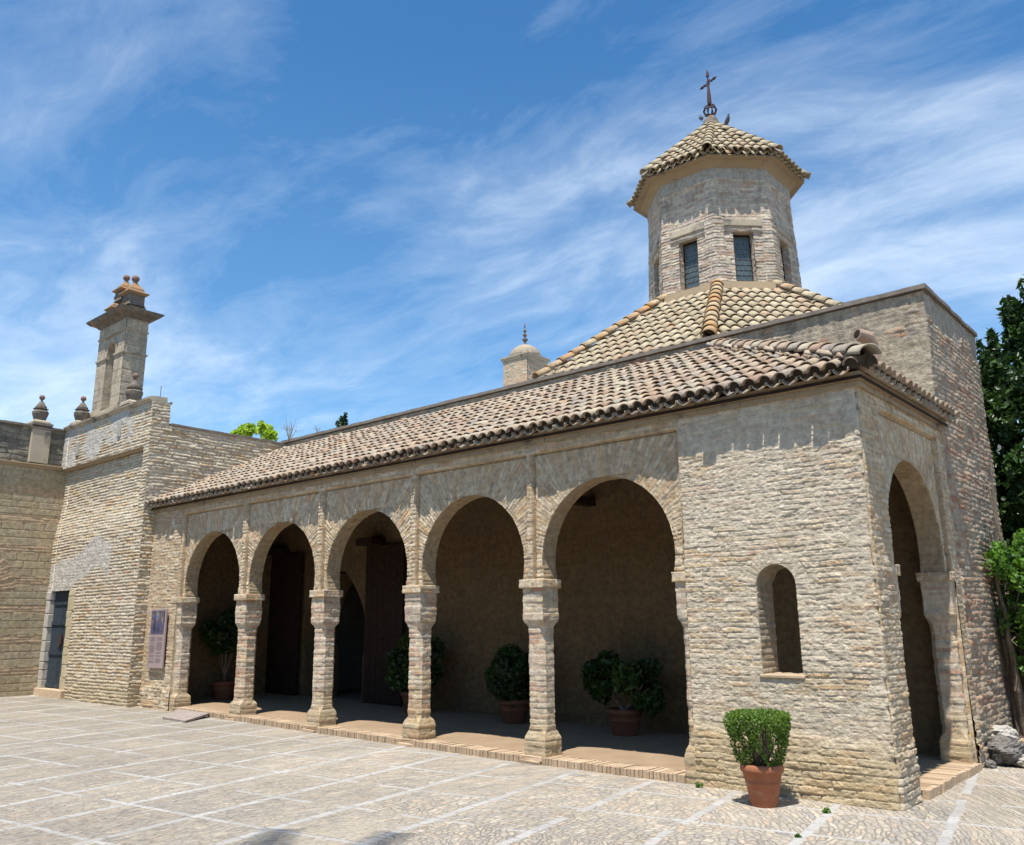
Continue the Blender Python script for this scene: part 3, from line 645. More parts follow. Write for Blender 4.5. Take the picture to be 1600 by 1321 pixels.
def tile_plane(tb, P0, P1, up, L, left, right, pitch, expo, r=(.082, .066), Lt=.36, jit=1.0, plugs=None, lift=.03):
    """eave from P0 to P1, up = unit vector up the slope, left(v)/right(v) give the u limits"""
    P0 = Vector(P0); P1 = Vector(P1); ud = (P1 - P0); W = ud.length; ud = ud / W; up = Vector(up).normalized(); nd = ud.cross(up)
    if nd.z < 0: nd = -nd
    ct = tile_template(r[0], r[1], Lt); pt = tile_template(r[0] * 1.02, r[1] * 1.0, Lt, 6, .010, True)
    nc = int(W / pitch) + 1; nr = int(L / expo) + 1; pit = W / nc
    for i in range(nc + 1):
        if plugs is not None and left(0) - .02 <= i * pit <= right(0) + .02:
            o = P0 + ud * (i * pit) + up * .05 + nd * lift; q = r[0] - .006
            plugs.add([tuple(o + ud * (q * math.cos(a)) + nd * (q * math.sin(a) * .9 - .004)) for a in np.linspace(0, PI, 9)] + [tuple(o - ud * q - nd * .05), tuple(o + ud * q - nd * .05)], [tuple(range(11))])
        for kind in (0, 1):
            uu = i * pit + (0 if kind == 0 else pit / 2); sk = random.gauss(0, .006) * jit
            for j in range(nr):
                v = j * expo - (0 if kind == 0 else .02) + random.uniform(-.02, .02) * jit * (j > 0) + (random.uniform(-.02, .012) * jit if j == 0 else 0) + (.038 if kind == 1 and j == 0 else 0)
                vm = v + Lt * .35
                if uu < left(vm) - .03 or uu > right(vm) + .03 or v > L - .05: continue
                u3 = uu + sk + random.gauss(0, .005) * jit
                o = P0 + ud * u3 + up * v + nd * (lift if kind == 0 else lift - .012)
                # upper end tucks under the next tile
                if random.random() < .012 * jit and j > 1: o = o - up * random.uniform(.03, .08) + ud * random.uniform(-.02, .02)
                tb.put(ct if kind == 0 else pt, o, ud, up, nd, random.gauss(0, .02) * jit, .065 if kind == 0 else .05)
def ridge_line(tb, A, B, r=(.105, .085), expo=.3, Lt=.38, lift=.05, tones=(0, 1)):
    A = Vector(A); B = Vector(B); d = B - A; Ln = d.length; d /= Ln; s_ = d.cross(Vector((0, 0, 1))).normalized(); n = s_.cross(d)
    if n.z < 0: n = -n
    tpl = tile_template(r[0], r[1], Lt, 9, .014)
    v = 0
    while v < Ln:
        o = A + d * v + n * lift; tb.put(tpl, o, s_, d, n, random.gauss(0, .02), .05, random.uniform(*tones)); v += expo
ZE = 3.835; OV = .185; ZR = 5.34; sl_ = (ZR - ZE) / (YH - (YF - OV)); Lsl = math.hypot(YH - (YF - OV), ZR - ZE)
dyv = YH - (YF - OV); up_f = Vector((0, dyv, ZR - ZE)).normalized(); cosf = dyv / Lsl
EX = XR + OV; W_ = EX - XL
plg = MB()
tb = TB()
tile_plane(tb, (XL, YF - OV, ZE), (EX, YF - OV, ZE), up_f, Lsl, lambda v: 0, lambda v: W_ - v * cosf, .166, .275, (.076, .060), plugs=plg, jit=1.5)
sp = tb.build('porch_roof_tiles', M_TILE, mosque); sp['label'] = 'long lean-to roof of weathered pink and grey barrel tiles'
tb = TB()
tile_plane(tb, (EX, YF - OV, ZE), (EX, YH, ZE), Vector((-dyv, 0, ZR - ZE)), Lsl, lambda v: v * cosf, lambda v: 99, .166, .275, (.076, .060), plugs=plg)
plg.build('eave_mortar', plain('dark eave mortar', (.035, .028, .02), (.06, .048, .036), 12), mosque)
tb.build('side_roof_tiles', M_TILE, mosque)
tb = TB()
ridge_line(tb, (EX + .03, YF - OV - .03, ZE + .03), (EX - dyv, YH, ZR + .02), (.112, .092), .285, .38, .05)
tb.build('hip_tiles', M_HIP if False else M_TILE, mosque)
rb = MB()
# roof deck below the tiles
a = (XL, YF - OV + .10, ZE - .05); b_ = (EX - .10, YF - OV + .10, ZE - .05); c_ = (EX - dyv, YH, ZR - .09); d_ = (XL, YH, ZR - .09); e_ = (EX - .10, YH, ZE - .05)
for tri in ([a, b_, c_, d_], [b_, e_, c_]):
    v = tri + [(p[0], p[1], p[2] - .03) for p in tri]; n_ = len(tri)
    rb.add(v, [tuple(range(n_)), tuple(range(2 * n_ - 1, n_ - 1, -1))] + [(i, i + n_, (i + 1) % n_ + n_, (i + 1) % n_) for i in range(n_)])
rb.build('roof_deck', M_WOOD, mosque)
for i in range(27):
    x = XL + .3 + i * .5
    if x > XR - .4: break
    y1 = YH if x < EX - dyv else YF + (EX - x)
    rf = MB(); z1 = ZE + (y1 - YF + OV) * sl_
    if y1 - YF < .6: continue
    rf.add([(x + sx, y, z + sz) for sx in (-.04, .04) for y, z in ((YF + TH, ZE + (TH + OV) * sl_ - .04), (y1, z1 - .04)) for sz in (-.11, 0)], [(0, 1, 3, 2), (4, 6, 7, 5), (0, 2, 6, 4), (1, 5, 7, 3), (0, 4, 5, 1), (2, 3, 7, 6)])
    rf.build('rafter', M_WOOD, mosque)
# tie beam seen under the last arches
MB().box((-7.72, YF + .3, 3.30), (-7.56, YH, 3.42), .004).build('tie_beam', M_WOOD, mosque)
MB().box((-5.50, YF + .3, 3.34), (-5.34, YH, 3.44), .004).build('tie_beam', M_WOOD, mosque)

# ---------------- hall
ZHT = 5.50
gb = GB()
def hall_relief(s):
    def f(u, z):
        h, t, m = brick(u, z, s, .066, .28, .014, .012, .020)
        pl = sst(fbm(u * .8, z * 1.3, s + 2), .50, .60) * sst(z, 4.0, 4.6) + sst(z, ZHT - .42, ZHT - .36) * sst(fbm(u * 2, z * 3, s + 8), .40, .55) * .9
        pl = np.clip(pl, 0, 1)
        rough = .05 * (fbm(u * 1.6, z * 2.2, s + 4) - .5) + .028 * (fbm(u * 7, z * 10, s + 5) - .5) + .016 * (fbm(u * 26, z * 36, s + 6, 3) - .5)
        return -.017 * h * (1 - .85 * pl) - .85 * rough * (1 - .35 * pl), t, m, pl
    return f
hr = hall_relief(710)
u, z = np.meshgrid(np.arange(XL, XR, .028), np.arange(3.55, ZHT + .001, .016)); u[:, -1] = XR
d, t, m, pl = hr(u, z); hsc = lambda z: 1.1 * hs(YH + 0 * z, z)[0]; hs = hall_relief(760); u = u.copy(); u[:, -1] -= hsc(z[:, -1])
gb.add(np.stack([u, YH + d, z], -1), t, m, pl)
o = gb.build('hall_wall', M_HALL, mosque); o['label'] = 'rough patched upper wall of the hall behind the porch roof'
gb = GB()
u, z = np.meshgrid(np.arange(YH, 13.2, .018), np.arange(-.05, ZHT + .001, .012)); u[:, -1] = 13.2
d, t, m, pl = hs(u, z); pl = pl * sst(z, 4.1, 4.6) + sst(fbm(u * 1.2, z * .9, 772), .5, .6) * (z < 2.3) * .8
jut = .022 * (hsh(np.floor(z / .066), 0 * z, 9) > .45) * (u < YH + .16 + .1 * hsh(np.floor(z / .066), 0 * z, 10)) * (z < 2.4)   # toothed quoins
jut[:, 0] = 0; d[:, 0] *= sst(z[:, 0], 3.6, 3.75); u = u.copy(); u[:, 0] += hr(XR + 0 * z[:, 0], z[:, 0])[0] * sst(z[:, 0], 3.6, 3.75)
gb.add(np.stack([XR - d * 1.1 + jut, u, z], -1), t, m, np.clip(pl, 0, 1), flip=True)
o = gb.build('hall_side_wall', M_HSIDE, mosque); o['label'] = 'reddish rough side wall of the hall beside the vine'
# inner face of hall wall seen through the arches, with the doorway
DX, DW, DS = -13.95, .98, 1.15
def door_w(z):            # pointed horseshoe
    z = np.asarray(z, float); dz = np.clip(z - 1.15, 0, None); Rr = 1.75
    w_ = np.sqrt(np.clip(Rr ** 2 - dz ** 2, 0, None)) - (Rr - 1.02)
    w_ = np.where(z < 1.15, np.where(z < 1.0, .90, .90 + (z - 1.0) * .8), np.clip(w_, 0, None)); return np.where(z > 2.57, 0, w_)
zi = np.unique(np.concatenate([np.arange(.05, 5.3, .03), np.linspace(2.3, 2.58, 14)]))
def inrel(u, z):
    h, t, m = brick(u, z, 800, .07, .3, .01, .01); return -.006 * h - .02 * (fbm(u * 2, z * 2, 801) - .5), t, np.clip(m * .4 + .6, 0, 1)
gb = GB(); half_bay(gb, lambda u, d, z: np.stack([u, YH - .02 + d, z], -1), XL, DX, zi, door_w, inrel, 40, -1); half_bay(gb, lambda u, d, z: np.stack([u, YH - .02 + d, z], -1), XR - .02, DX, zi, door_w, inrel, 220, 1, flip=True)
gb.F = [f_[(np.concatenate(gb.P)[f_][:, :, 2].max(1) < np.minimum(ZR - .02, ZE + (EX - np.concatenate(gb.P)[f_][:, :, 0].max(1)) * sl_ - .05))] for f_ in gb.F]
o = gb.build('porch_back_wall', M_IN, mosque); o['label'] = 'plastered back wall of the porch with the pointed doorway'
MB().box((XL, YF + TH, .1), (XL + .05, YH - .03, 3.9)).build('porch_end_shade', M_IN, mosque)  # dark sheet over the brighter gate wall, standing for the shade inside
pj = MB(); zz = np.linspace(.05, 2.57, 30); v = []; f = []
for sg in (-1, 1):
    base_n = len(v)
    for z in zz:
        w_ = float(door_w(z)); v += [(DX + sg * w_, YH - .02, z), (DX + sg * w_, YH + .8, z)]
    for i in range(len(zz) - 1): f.append((base_n + 2 * i, base_n + 2 * i + 1, base_n + 2 * i + 3, base_n + 2 * i + 2))
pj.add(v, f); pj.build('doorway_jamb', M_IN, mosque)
# leaves of the great door folded back to both sides, held by wooden corbels
for x0, x1 in ((-16.02, -14.96), (-12.86, -11.80)):
    dl = thing('door_leaf', '', '', (x0 + .5, YH - .14, .1)); del dl['label']; del dl['category']; 
    dl.parent = mosque; dl.location = Vector((x0 + .5, YH - .14, .1)) - mosque.location
    lf = MB()
    n_ = 6; wd = (x1 - x0) / n_
    for i in range(n_): lf.box((x0 + i * wd + .004, YH - .16, .12), (x0 + (i + 1) * wd - .004, YH - .11, 3.0), .002)
    lf.build('planking', M_WOOD, dl)
    st = MB()
    for zz_ in np.linspace(.35, 2.8, 11):
        for q in range(7): st.lathe([(.018, 0), (.012, .012), (.0, .016)], (x0 + .08 + q * (x1 - x0 - .16) / 6, YH - .165, zz_), 6, cap=False)
    o = st.build('studs', M_IRON, dl); o['kind'] = 'stuff'
    MB().box((x0 - .02 if x0 < -14 else x0 - .06, YH - .40, 3.01), (x0 + .5 if x0 < -14 else x0 + .42, YH - .03, 3.15), .01, taper=.1).build('corbel', M_WOOD, mosque, bevel=.02)
# hall shell (rear, far side and a dark interior)
hb = MB(); x0, x1, y0, y1 = XL, XR, YH, 18.9; xb = -3.2; ys = 13.18
def quad(mb, a, b_, c_, d_): mb.add([a, b_, c_, d_], [(0, 1, 2, 3)])
quad(hb, (x0, y1, 0), (xb, y1, 0), (xb, y1, ZHT), (x0, y1, ZHT)); quad(hb, (x0, y0, 0), (x0, y1, 0), (x0, y1, ZHT), (x0, y0, ZHT))
quad(hb, (xb, ys, 0), (xb, y1, 0), (xb, y1, ZHT), (xb, ys, ZHT)); quad(hb, (xb, ys, 0), (x1, ys, 0), (x1, ys, ZHT), (xb, ys, ZHT))
quad(hb, (x0, y0 + .35, ZHT - .12), (xb, y0 + .35, ZHT - .12), (xb, y1, ZHT - .12), (x0, y1, ZHT - .12)); quad(hb, (xb, y0 + .35, ZHT - .12), (x1 - .02, y0 + .35, ZHT - .12), (x1 - .02, ys, ZHT - .12), (xb, ys, ZHT - .12))
hb.build('hall_shell', M_PLAIN, mosque)
pc = MB()
def cap_run(mb, p0, p1, nrm, z, over=.05, wdt=.34, h=.055, step=.32):
    p0 = Vector(p0); p1 = Vector(p1); Ln = (p1 - p0).length; d = (p1 - p0) / Ln; n = Vector(nrm); x = 0
    while x < Ln - .001:
        wd = min(random.uniform(step * .8, step * 1.2), Ln - x); a = p0 + d * x; b_ = p0 + d * (x + wd); f = over + random.uniform(-.008, .008); dz = random.uniform(-.006, .006)
        q = [a + n * f, b_ + n * f, b_ - n * wdt, a - n * wdt]
        mb.add([(c.x, c.y, z) for c in q] + [(c.x, c.y, z + h + dz) for c in q], [(3, 2, 1, 0), (4, 5, 6, 7), (0, 1, 5, 4), (1, 2, 6, 5), (2, 3, 7, 6), (3, 0, 4, 7)]); x += wd
cap_run(pc, (XL + .02, YH, 0), (XR + .05, YH, 0), (0, -1, 0), ZHT)
cap_run(pc, (XR, YH + .342, 0), (XR, 13.2, 0), (1, 0, 0), ZHT)
pc.build('parapet_cap', M_CAP, mosque, bevel=.006)
# clay spout pipe on the hall wall
pp = MB(); pxp = -3.22; pp.tube([(pxp, YH - .09, 4.42), (pxp, YH - .09, 4.95)], .075, 12); pp.tube([(pxp, YH - .09, 4.90), (pxp - .02, YH - .16, 4.99), (pxp - .10, YH - .30, 5.02)], [.085, .085, .075], 12)
pp.build('clay_pipe', M_TERRA if False else plain('pale clay', (.38, .27, .2), (.30, .22, .17), 8), mosque)
MB().lathe([(.06, 0), (.0, .001)], (0, 0, 0), 12) 
mk = MB(); dv = Vector((-.10 + .02, -.14, .03)).normalized(); ce = Vector((pxp - .10, YH - .30, 5.02)) + dv * .002
uu = dv.cross(Vector((0, 0, 1))).normalized(); ww = dv.cross(uu); mk.add([tuple(ce + (uu * math.cos(a) + ww * math.sin(a)) * .058) for a in np.linspace(0, 2 * PI, 13)[:-1]], [tuple(range(12))]); mk.build('pipe_bore', M_WOOD, mosque)

# ---------------- octagonal dome roof, lantern and its cap
OC = np.array([-7.20, 14.80])
def octv(ap, k, z):       # vertex k: between face k-1 and face k; face 0 looks to -Y, face 1 to (+X,-Y), face 2 to +X
    a = -PI / 2 + (k - .5) * PI / 4; r = ap / math.cos(PI / 8); return Vector((OC[0] + r * math.cos(a), OC[1] + r * math.sin(a), z))
AP0, Z0, AP1, Z1 = 3.90, 5.55, 1.46, 7.34
for kf in range(-2, 5):
    A, B, T0, T1 = octv(AP0, kf, Z0), octv(AP0, kf + 1, Z0), octv(AP1, kf, Z1), octv(AP1, kf + 1, Z1)
    mid = (A + B) / 2; tm = (T0 + T1) / 2; up = tm - mid; Ls = up.length; W0 = (B - A).length; W1 = (T1 - T0).length
    if kf in (-1, 0, 1, 2):
        tb = TB(); tile_plane(tb, A, B, up, Ls, lambda v: (W0 - W1) / 2 * v / Ls, lambda v: W0 - (W0 - W1) / 2 * v / Ls, .20, .30, (.088, .070), .40, .9)
        tb.build('dome_roof_tiles', M_TILE2, mosque)
dk = MB()
for kf in range(8):
    A, B, T0, T1 = octv(AP0, kf, Z0 - .09), octv(AP0, kf + 1, Z0 - .09), octv(AP1, kf, Z1 - .09), octv(AP1, kf + 1, Z1 - .09); quad(dk, tuple(A), tuple(B), tuple(T1), tuple(T0))
dk.build('dome_roof_deck', M_WOOD, mosque)
for kf in (-1, 0, 1, 2, 3):
    tb = TB(); ridge_line(tb, octv(AP0, kf, Z0 + .02) , octv(AP1, kf, Z1 + .03), (.12, .10), .29, .38, .07); tb.build('dome_hip_tiles', M_HIP if kf in (0, 1) else M_TILE2, mosque)
# stone ring under the lantern
rg = MB(); rg.lathe([(1.50, 7.34), (1.545, 7.40), (1.52, 7.55), (1.38, 7.58)], (OC[0], OC[1], 0), 8, rot=-PI / 2 + PI / 8); rg.v[0][:, :2] = OC + (rg.v[0][:, :2] - OC) * 1.035
rg.build('lantern_base_ring', M_CORN, mosque)
APL = 1.33; SL = 2 * APL * math.tan(PI / 8); ZL0, ZL1 = 7.55, 9.98
WW, WB, WT = .195, 7.58, 8.58
def LT(z): return .038 - .033 * (np.asarray(z, float) - 7.55)      # slight batter
def lantern_face(gb, k, fine=True):
    a = -PI / 2 + k * PI / 4; n = np.array([math.cos(a), math.sin(a)]); t_ = np.array([-math.sin(a), math.cos(a)])
    def F(u, d, z):
        u = u * (APL - d) / APL
        return np.stack([OC[0] + n[0] * (APL - d) + t_[0] * u + (n[0] + t_[0] * u / APL) * LT(z), OC[1] + n[1] * (APL - d) + t_[1] * u + (n[1] + t_[1] * u / APL) * LT(z), z], -1)
    step = .012 if fine else .03
    def rel(u, z):
        h, t, m = brick(u + k * SL, z, 900, .057, .25, .010, .008, .004)
        pan = .030 * sst(.40 - np.abs(u), -.005, .005) * sst(9.62 - z, -.005, .005) * sst(z, 8.80, 8.83)
        pan = pan + .030 * (sst(.36 - np.abs(u), -.004, .004) * (1 - sst(z, 8.58, 8.60)))
        lo = 1 - sst(z, 8.8, 9.0)
        fr = sst(z, 9.66, 9.68)
        rough = .012 * (fbm(u * 8 + k, z * 12, 903) - .5)
        return pan - .016 * h * (.55 + .6 * lo) * (1 - fr) - rough - .018 * fr, t, m * (1 - fr), fr
    def wf(z): z = np.asarray(z, float); return np.where((z >= WB) & (z <= WT), WW, 0.0)
    zs = np.unique(np.concatenate([np.arange(ZL0, ZL1, step), [WB - .0005, WB, WT, WT + .0005, ZL1]]))
    for sg in (-1, 1):
        t = np.linspace(0, 1, 34 if fine else 14)[None, :]; z = np.broadcast_to(zs[:, None], (len(zs), t.shape[1]))
        u = sg * SL / 2 + t * (sg * wf(zs)[:, None] - sg * SL / 2); d, to, mo, fr = rel(u, z); gb.add(F(u, d, z), to, mo, fr, flip=sg > 0)
    for sg in (-1, 1):        # window jambs
        D, Z = np.meshgrid(np.linspace(.02, .22, 12), np.linspace(WB, WT, 60)); h, to, mo = brick(D, Z, 905 + k, .057, .2, .01, .008)
        gb.add(F(sg * WW - sg * .012 * h, D, Z), to, mo)
    return F
gb = GB(); FS = {}
for k in range(8): FS[k] = lantern_face(gb, k, k in (7, 0, 1, 2))
lw = gb.build('lantern_wall', M_LANT, mosque); lw['label'] = 'octagonal brick drum of the lantern with a window in every face'
def gmat():
    m, nt, b = new_mat('leaded glass'); P = nt.nodes.new('ShaderNodeUVMap'); 
    c = mix(nt, noise(nt, wpos(nt), 9, 3, .6), (.035, .05, .055), (.12, .16, .165)); nt.links.new(c, b.inputs['Base Color'])
    b.inputs['Roughness'].default_value = .25; b.inputs['Specular IOR Level'].default_value = .6; return m
M_GLASS = gmat(); M_LED = plain('lead bars', (.10, .11, .11), (.16, .17, .17), 20, .6)
for k in (7, 0, 1, 2, 3, 6):
    F = FS[k]; a = -PI / 2 + k * PI / 4
    def fb(mb, u0, u1, d0, d1, z0, z1):
        c = [F(np.array(u), np.array(d), np.array(z)) for z in (z0, z1) for u, d in ((u0, d0), (u1, d0), (u1, d1), (u0, d1))]
        mb.add(c, [(0, 3, 2, 1), (4, 5, 6, 7), (0, 1, 5, 4), (1, 2, 6, 5), (2, 3, 7, 6), (3, 0, 4, 7)]); return mb
    c0 = Vector(F(np.array(0.), np.array(.15), np.array(WB)))
    wn_ = bpy.data.objects.new('lantern_window', None); COL.objects.link(wn_); wn_.parent = mosque; wn_.location = c0 - mosque.location
    fb(MB(), -WW - .02, WW + .02, .16, .17, WB, WT).build('pane', M_GLASS, wn_)
    ld = MB()
    for z in np.linspace(WB + .09, WT - .06, 9): fb(ld, -WW, WW, .150, .159, z - .005, z + .005)
    zz_ = np.linspace(WB, WT, 10)
    for i in range(9):
        for u in ((-.055, .055) if i % 2 else (-.11, 0, .11)): fb(ld, u - .004, u + .004, .151, .158, zz_[i], zz_[i + 1])
    ld.build('lead_bars', M_LED, wn_)
    fr = MB()
    for s in (-1, 1): fb(fr, s * WW - .018, s * WW + .018, .135, .175, WB, WT)
    fb(fr, -WW, WW, .135, .175, WT - .03, WT + .02); fr.build('frame', M_WOOD, wn_)
    lt = MB(); fb(lt, -.36, .36, -.035, .14, WT + .11, WT + .25); lt.build('lintel', M_STONE, mosque, bevel=.012)
    lt = MB(); fb(lt, -.34, .34, .012, .15, WT + .001, WT + .108); lt.build('lintel', M_STONE, mosque, bevel=.004)
# moulded cornice of the lantern
cg = MB(); cg.lathe([(1.27, 9.72), (1.31, 9.74), (1.31, 9.83), (1.34, 9.85), (1.34, 9.88), (1.40, 9.93), (1.44, 9.96), (1.50, 9.99), (1.53, 10.05)], (OC[0], OC[1], 0), 8, rot=-PI / 2 + PI / 8)
s_ = 1 / math.cos(PI / 8)
cg.v[0][:, :2] = OC + (cg.v[0][:, :2] - OC) * 1.04
cg.build('lantern_cornice', M_CORN, mosque)
APE, ZE2, ZA = 1.585, 10.06, 11.60
for kf in range(8):
    A, B = octv(APE, kf, ZE2), octv(APE, kf + 1, ZE2); T = Vector((OC[0], OC[1], ZA)); mid = (A + B) / 2; up = T - mid; Ls = up.length; W0 = (B - A).length
    tb = TB(); tile_plane(tb, A, B, up, Ls, lambda v: W0 / 2 * v / Ls + .03, lambda v: W0 / 2 * (2 - v / Ls) - .03, .165, .26, (.074, .059), .34, .9, lift=.055)
    tb.build('lantern_roof_tiles', M_TILE2, mosque)
    tb = TB(); ridge_line(tb, octv(APE + .04, kf, ZE2 - .0), T + Vector((0, 0, .0)), (.10, .085), .27, .34, .06, (0, .5)); tb.build('lantern_hip_tiles', M_TILE2, mosque)
dk = MB()
for kf in range(8): dk.add([tuple(octv(APE, kf, ZE2 - .05)), tuple(octv(APE, kf + 1, ZE2 - .05)), (OC[0], OC[1], ZA - .09)], [(0, 1, 2)])
dk.add([tuple(octv(APE, kf, ZE2 - .055)) for kf in range(8)], [tuple(range(7, -1, -1))]); dk.build('lantern_roof_deck', M_CORN, mosque)
MB().lathe([(.17, 11.60), (.15, 11.74), (.07, 11.80), (.0, 11.81)], (OC[0], OC[1], 0), 10, cap=False).build('roof_boss', M_CAP, mosque)

# wrought iron cross
cr = thing('roof_cross', 'rusty wrought iron cross with an open ball on the lantern peak', 'cross', (OC[0], OC[1], 11.80))
g = MB(); cxx, cyy = OC
zb = 11.98
for k in range(4):
    a = k * PI / 4; g.tube([(cxx + .13 * math.cos(a) * math.cos(t), cyy + .13 * math.sin(a) * math.cos(t), zb + .15 * math.sin(t)) for t in np.linspace(0, 2 * PI, 17)], .012, 5)
g.tube([(cxx + .135 * math.cos(t), cyy + .135 * math.sin(t), zb) for t in np.linspace(0, 2 * PI, 17)], .014, 5)
g.lathe([(.03, 11.76), (.06, 11.82), (.02, 11.88)], (cxx, cyy, 0), 8); g.build('open_ball', M_IRON, cr)
g = MB(); ux, uy = math.cos(math.radians(-20)), math.sin(math.radians(-20))
g.tube([(cxx, cyy, 12.10), (cxx, cyy, 12.16), (cxx, cyy, 12.35), (cxx, cyy, 12.50), (cxx, cyy, 12.62), (cxx, cyy, 12.72)], [.02, .045, .04, .026, .022, .02], 6)
g.tube([(cxx, cyy, 12.68), (cxx, cyy, 12.78), (cxx, cyy, 12.80), (cxx, cyy, 12.88), (cxx, cyy, 12.98)], [.014, .014, .035, .026, .002], 6)
for s in (-1, 1):
    pts = [(0, .013), (.09, .013), (.10, .035), (.14, .014), (.17, .034), (.21, .024), (.27, .002)]
    g.tube([(cxx + s * ux * p, cyy + s * uy * p, 12.64) for p, r in pts], [r for p, r in pts], 6)
for s in (-1, 1): g.tube([(cxx + s * ux * .06, cyy + s * uy * .06, 12.58), (cxx, cyy, 12.64), (cxx - s * ux * .06, cyy - s * uy * .06, 12.70)], .009, 5)
g.build('cross_arms', M_IRON, cr)

# ============================================================ GATE WING (left of the porch)
YG = 7.70; XG0 = -20.25; ZG = 5.93
gate = thing('gate_wing', 'tall brick wall with a narrow slate blue door left of the porch', 'wall', (-18.2, 7.7, .1))
gb = GB()
def grel(u, z):
    h, t, m = brick(u, z, 1001, .0625, .30, .021, .007, .012)
    rec = .115 * sst(z, 3.3, 4.3) * sst(-16.34 - u, -.006, .006) * (1 - sst(z, 5.02, 5.035))
    par = sst(z, 5.03, 5.05)
    pl = par * sst(fbm(u * 1.6, z * 2.4, 1005), .44, .56) * (u < -16.4)
    # patch of smooth mortar over the door
    arch = sst(.62 + .5 * (fbm(u * 3, z * 3, 1006) - .5) - np.abs((z - 2.62 - .42 * np.exp(-((u + 18.0) / .75) ** 2)) / .55), 0, .15) * (u < -17.35) * (u > -20.2) * (z > 2.28)
    jamb = ((u < -18.86) & (u > -20.3) & (z < 2.35)) * 1.0
    pl = np.clip(pl + arch * .9 + jamb, 0, 1)
    rough = .016 * (fbm(u * 6, z * 12, 1002) - .5) + .009 * (fbm(u * 26, z * 40, 1003, 3) - .5)
    return rec - .0155 * h * (1 - .9 * pl) - rough - .010 * pl, t, m * (1 - .2 * par), pl
DX0, DX1, DZ0, DZ1 = -20.03, -19.10, .30, 2.32
xs_ = np.unique(np.concatenate([np.arange(XG0, -16.1, .02), [DX0, DX1, -16.1]])); zs_ = np.unique(np.concatenate([np.arange(.05, ZG, .0118), [DZ0, DZ1, ZG]]))
u, z = np.meshgrid(xs_, zs_); d, t, m, pl = grel(u, z)
uc_ = (u[:-1, :-1] + u[1:, 1:]) / 2; zc_ = (z[:-1, :-1] + z[1:, 1:]) / 2
mask = ~((uc_ > DX0) & (uc_ < DX1) & (zc_ > DZ0) & (zc_ < DZ1))
def gside(u, z):
    h, t, m = brick(u, z, 1050, .066, .27, .016, .010, .016); return .024 * h + .03 * (fbm(u * 5, z * 8, 1051) - .5) + .014 * (fbm(u * 26, z * 40, 1053, 3) - .5), t, m
u = u.copy(); u[:, -1] += gside(YG + 0 * z[:, -1], z[:, -1])[0]
gb.add(np.stack([u, YG + d, z], -1), t, m, pl, mask)
# side face towards the porch roof
for y1_, z0_, z1_ in ((YH + .02, .05, 5.50), (8.07, 5.50, ZG)):
    u, z = np.meshgrid(np.arange(YG, y1_, .02), np.append(np.arange(z0_, z1_, .0125), z1_)); o_, t, m = gside(u, z); u = u.copy(); u[:, 0] += grel(-16.1 + 0 * z[:, 0], z[:, 0])[0]
    gb.add(np.stack([-16.1 + o_, u, z], -1), t, m, 0, flip=True)
gb.build('front_wall', M_GATE, gate)
gs = MB(); gs.box((-20.2, 8.07, 5.3), (-16.12, 8.5, 5.50)); gs.box((-20.25, 8.02, 5.3), (-16.115, 8.065, ZG)); gs.box((-16.5, 8.5, 5.3), (-16.13, YH, 5.49)); gs.build('wall_top', M_PLAIN, gate)
cp = MB(); cap_run(cp, (-16.1, YG + .35, 0), (-16.1, 8.09, 0), (1, 0, 0), ZG, .03, .5, .04); cp.build('side_cap', M_CAP, gate, bevel=.005)
cp = MB(); cap_run(cp, (-16.1, 8.10, 0), (-16.1, YH - .06, 0), (1, 0, 0), 5.49, .035, .32, .045)
cp.build('side_cap', M_CAP, gate, bevel=.005)
def moulding(mb, prof, p0, p1, nrm):
    """sweep a profile [(out, z)] along a straight run"""
    p0 = Vector(p0); p1 = Vector(p1); n = Vector(nrm); m = max(2, int((p1 - p0).length / .25)); v = []; f = []
    for i in range(m + 1):
        p = p0 + (p1 - p0) * i / m
        for o_, z_ in prof:
            q = p + n * (o_ + random.uniform(-.004, .004)); v.append((q.x, q.y, z_ + random.uniform(-.004, .004)))
    k = len(prof)
    for i in range(m):
        for j in range(k - 1): f.append((i * k + j, (i + 1) * k + j, (i + 1) * k + j + 1, i * k + j + 1))
    f.append(tuple(range(k))); f.append(tuple(m * k + j for j in range(k - 1, -1, -1)))
    mb.add(v, f)
COP = [(-.30, ZG), (.02, ZG), (.04, ZG + .03), (.08, ZG + .05), (.09, ZG + .085), (-.02, ZG + .12), (-.30, ZG + .13)]
mb = MB(); moulding(mb, COP, (XG0 + .05, YG, 0), (-16.12, YG, 0), (0, -1, 0)); mb.build('coping', M_STONE, gate)
mb = MB(); moulding(mb, [(-.12, 5.04), (-.06, 4.98), (.012, 5.035), (.012, 5.05), (-.12, 5.06)], (XG0 + .03, YG, 0), (-16.345, YG, 0), (0, -1, 0)); mb.build('string_course', M_CORN, gate)
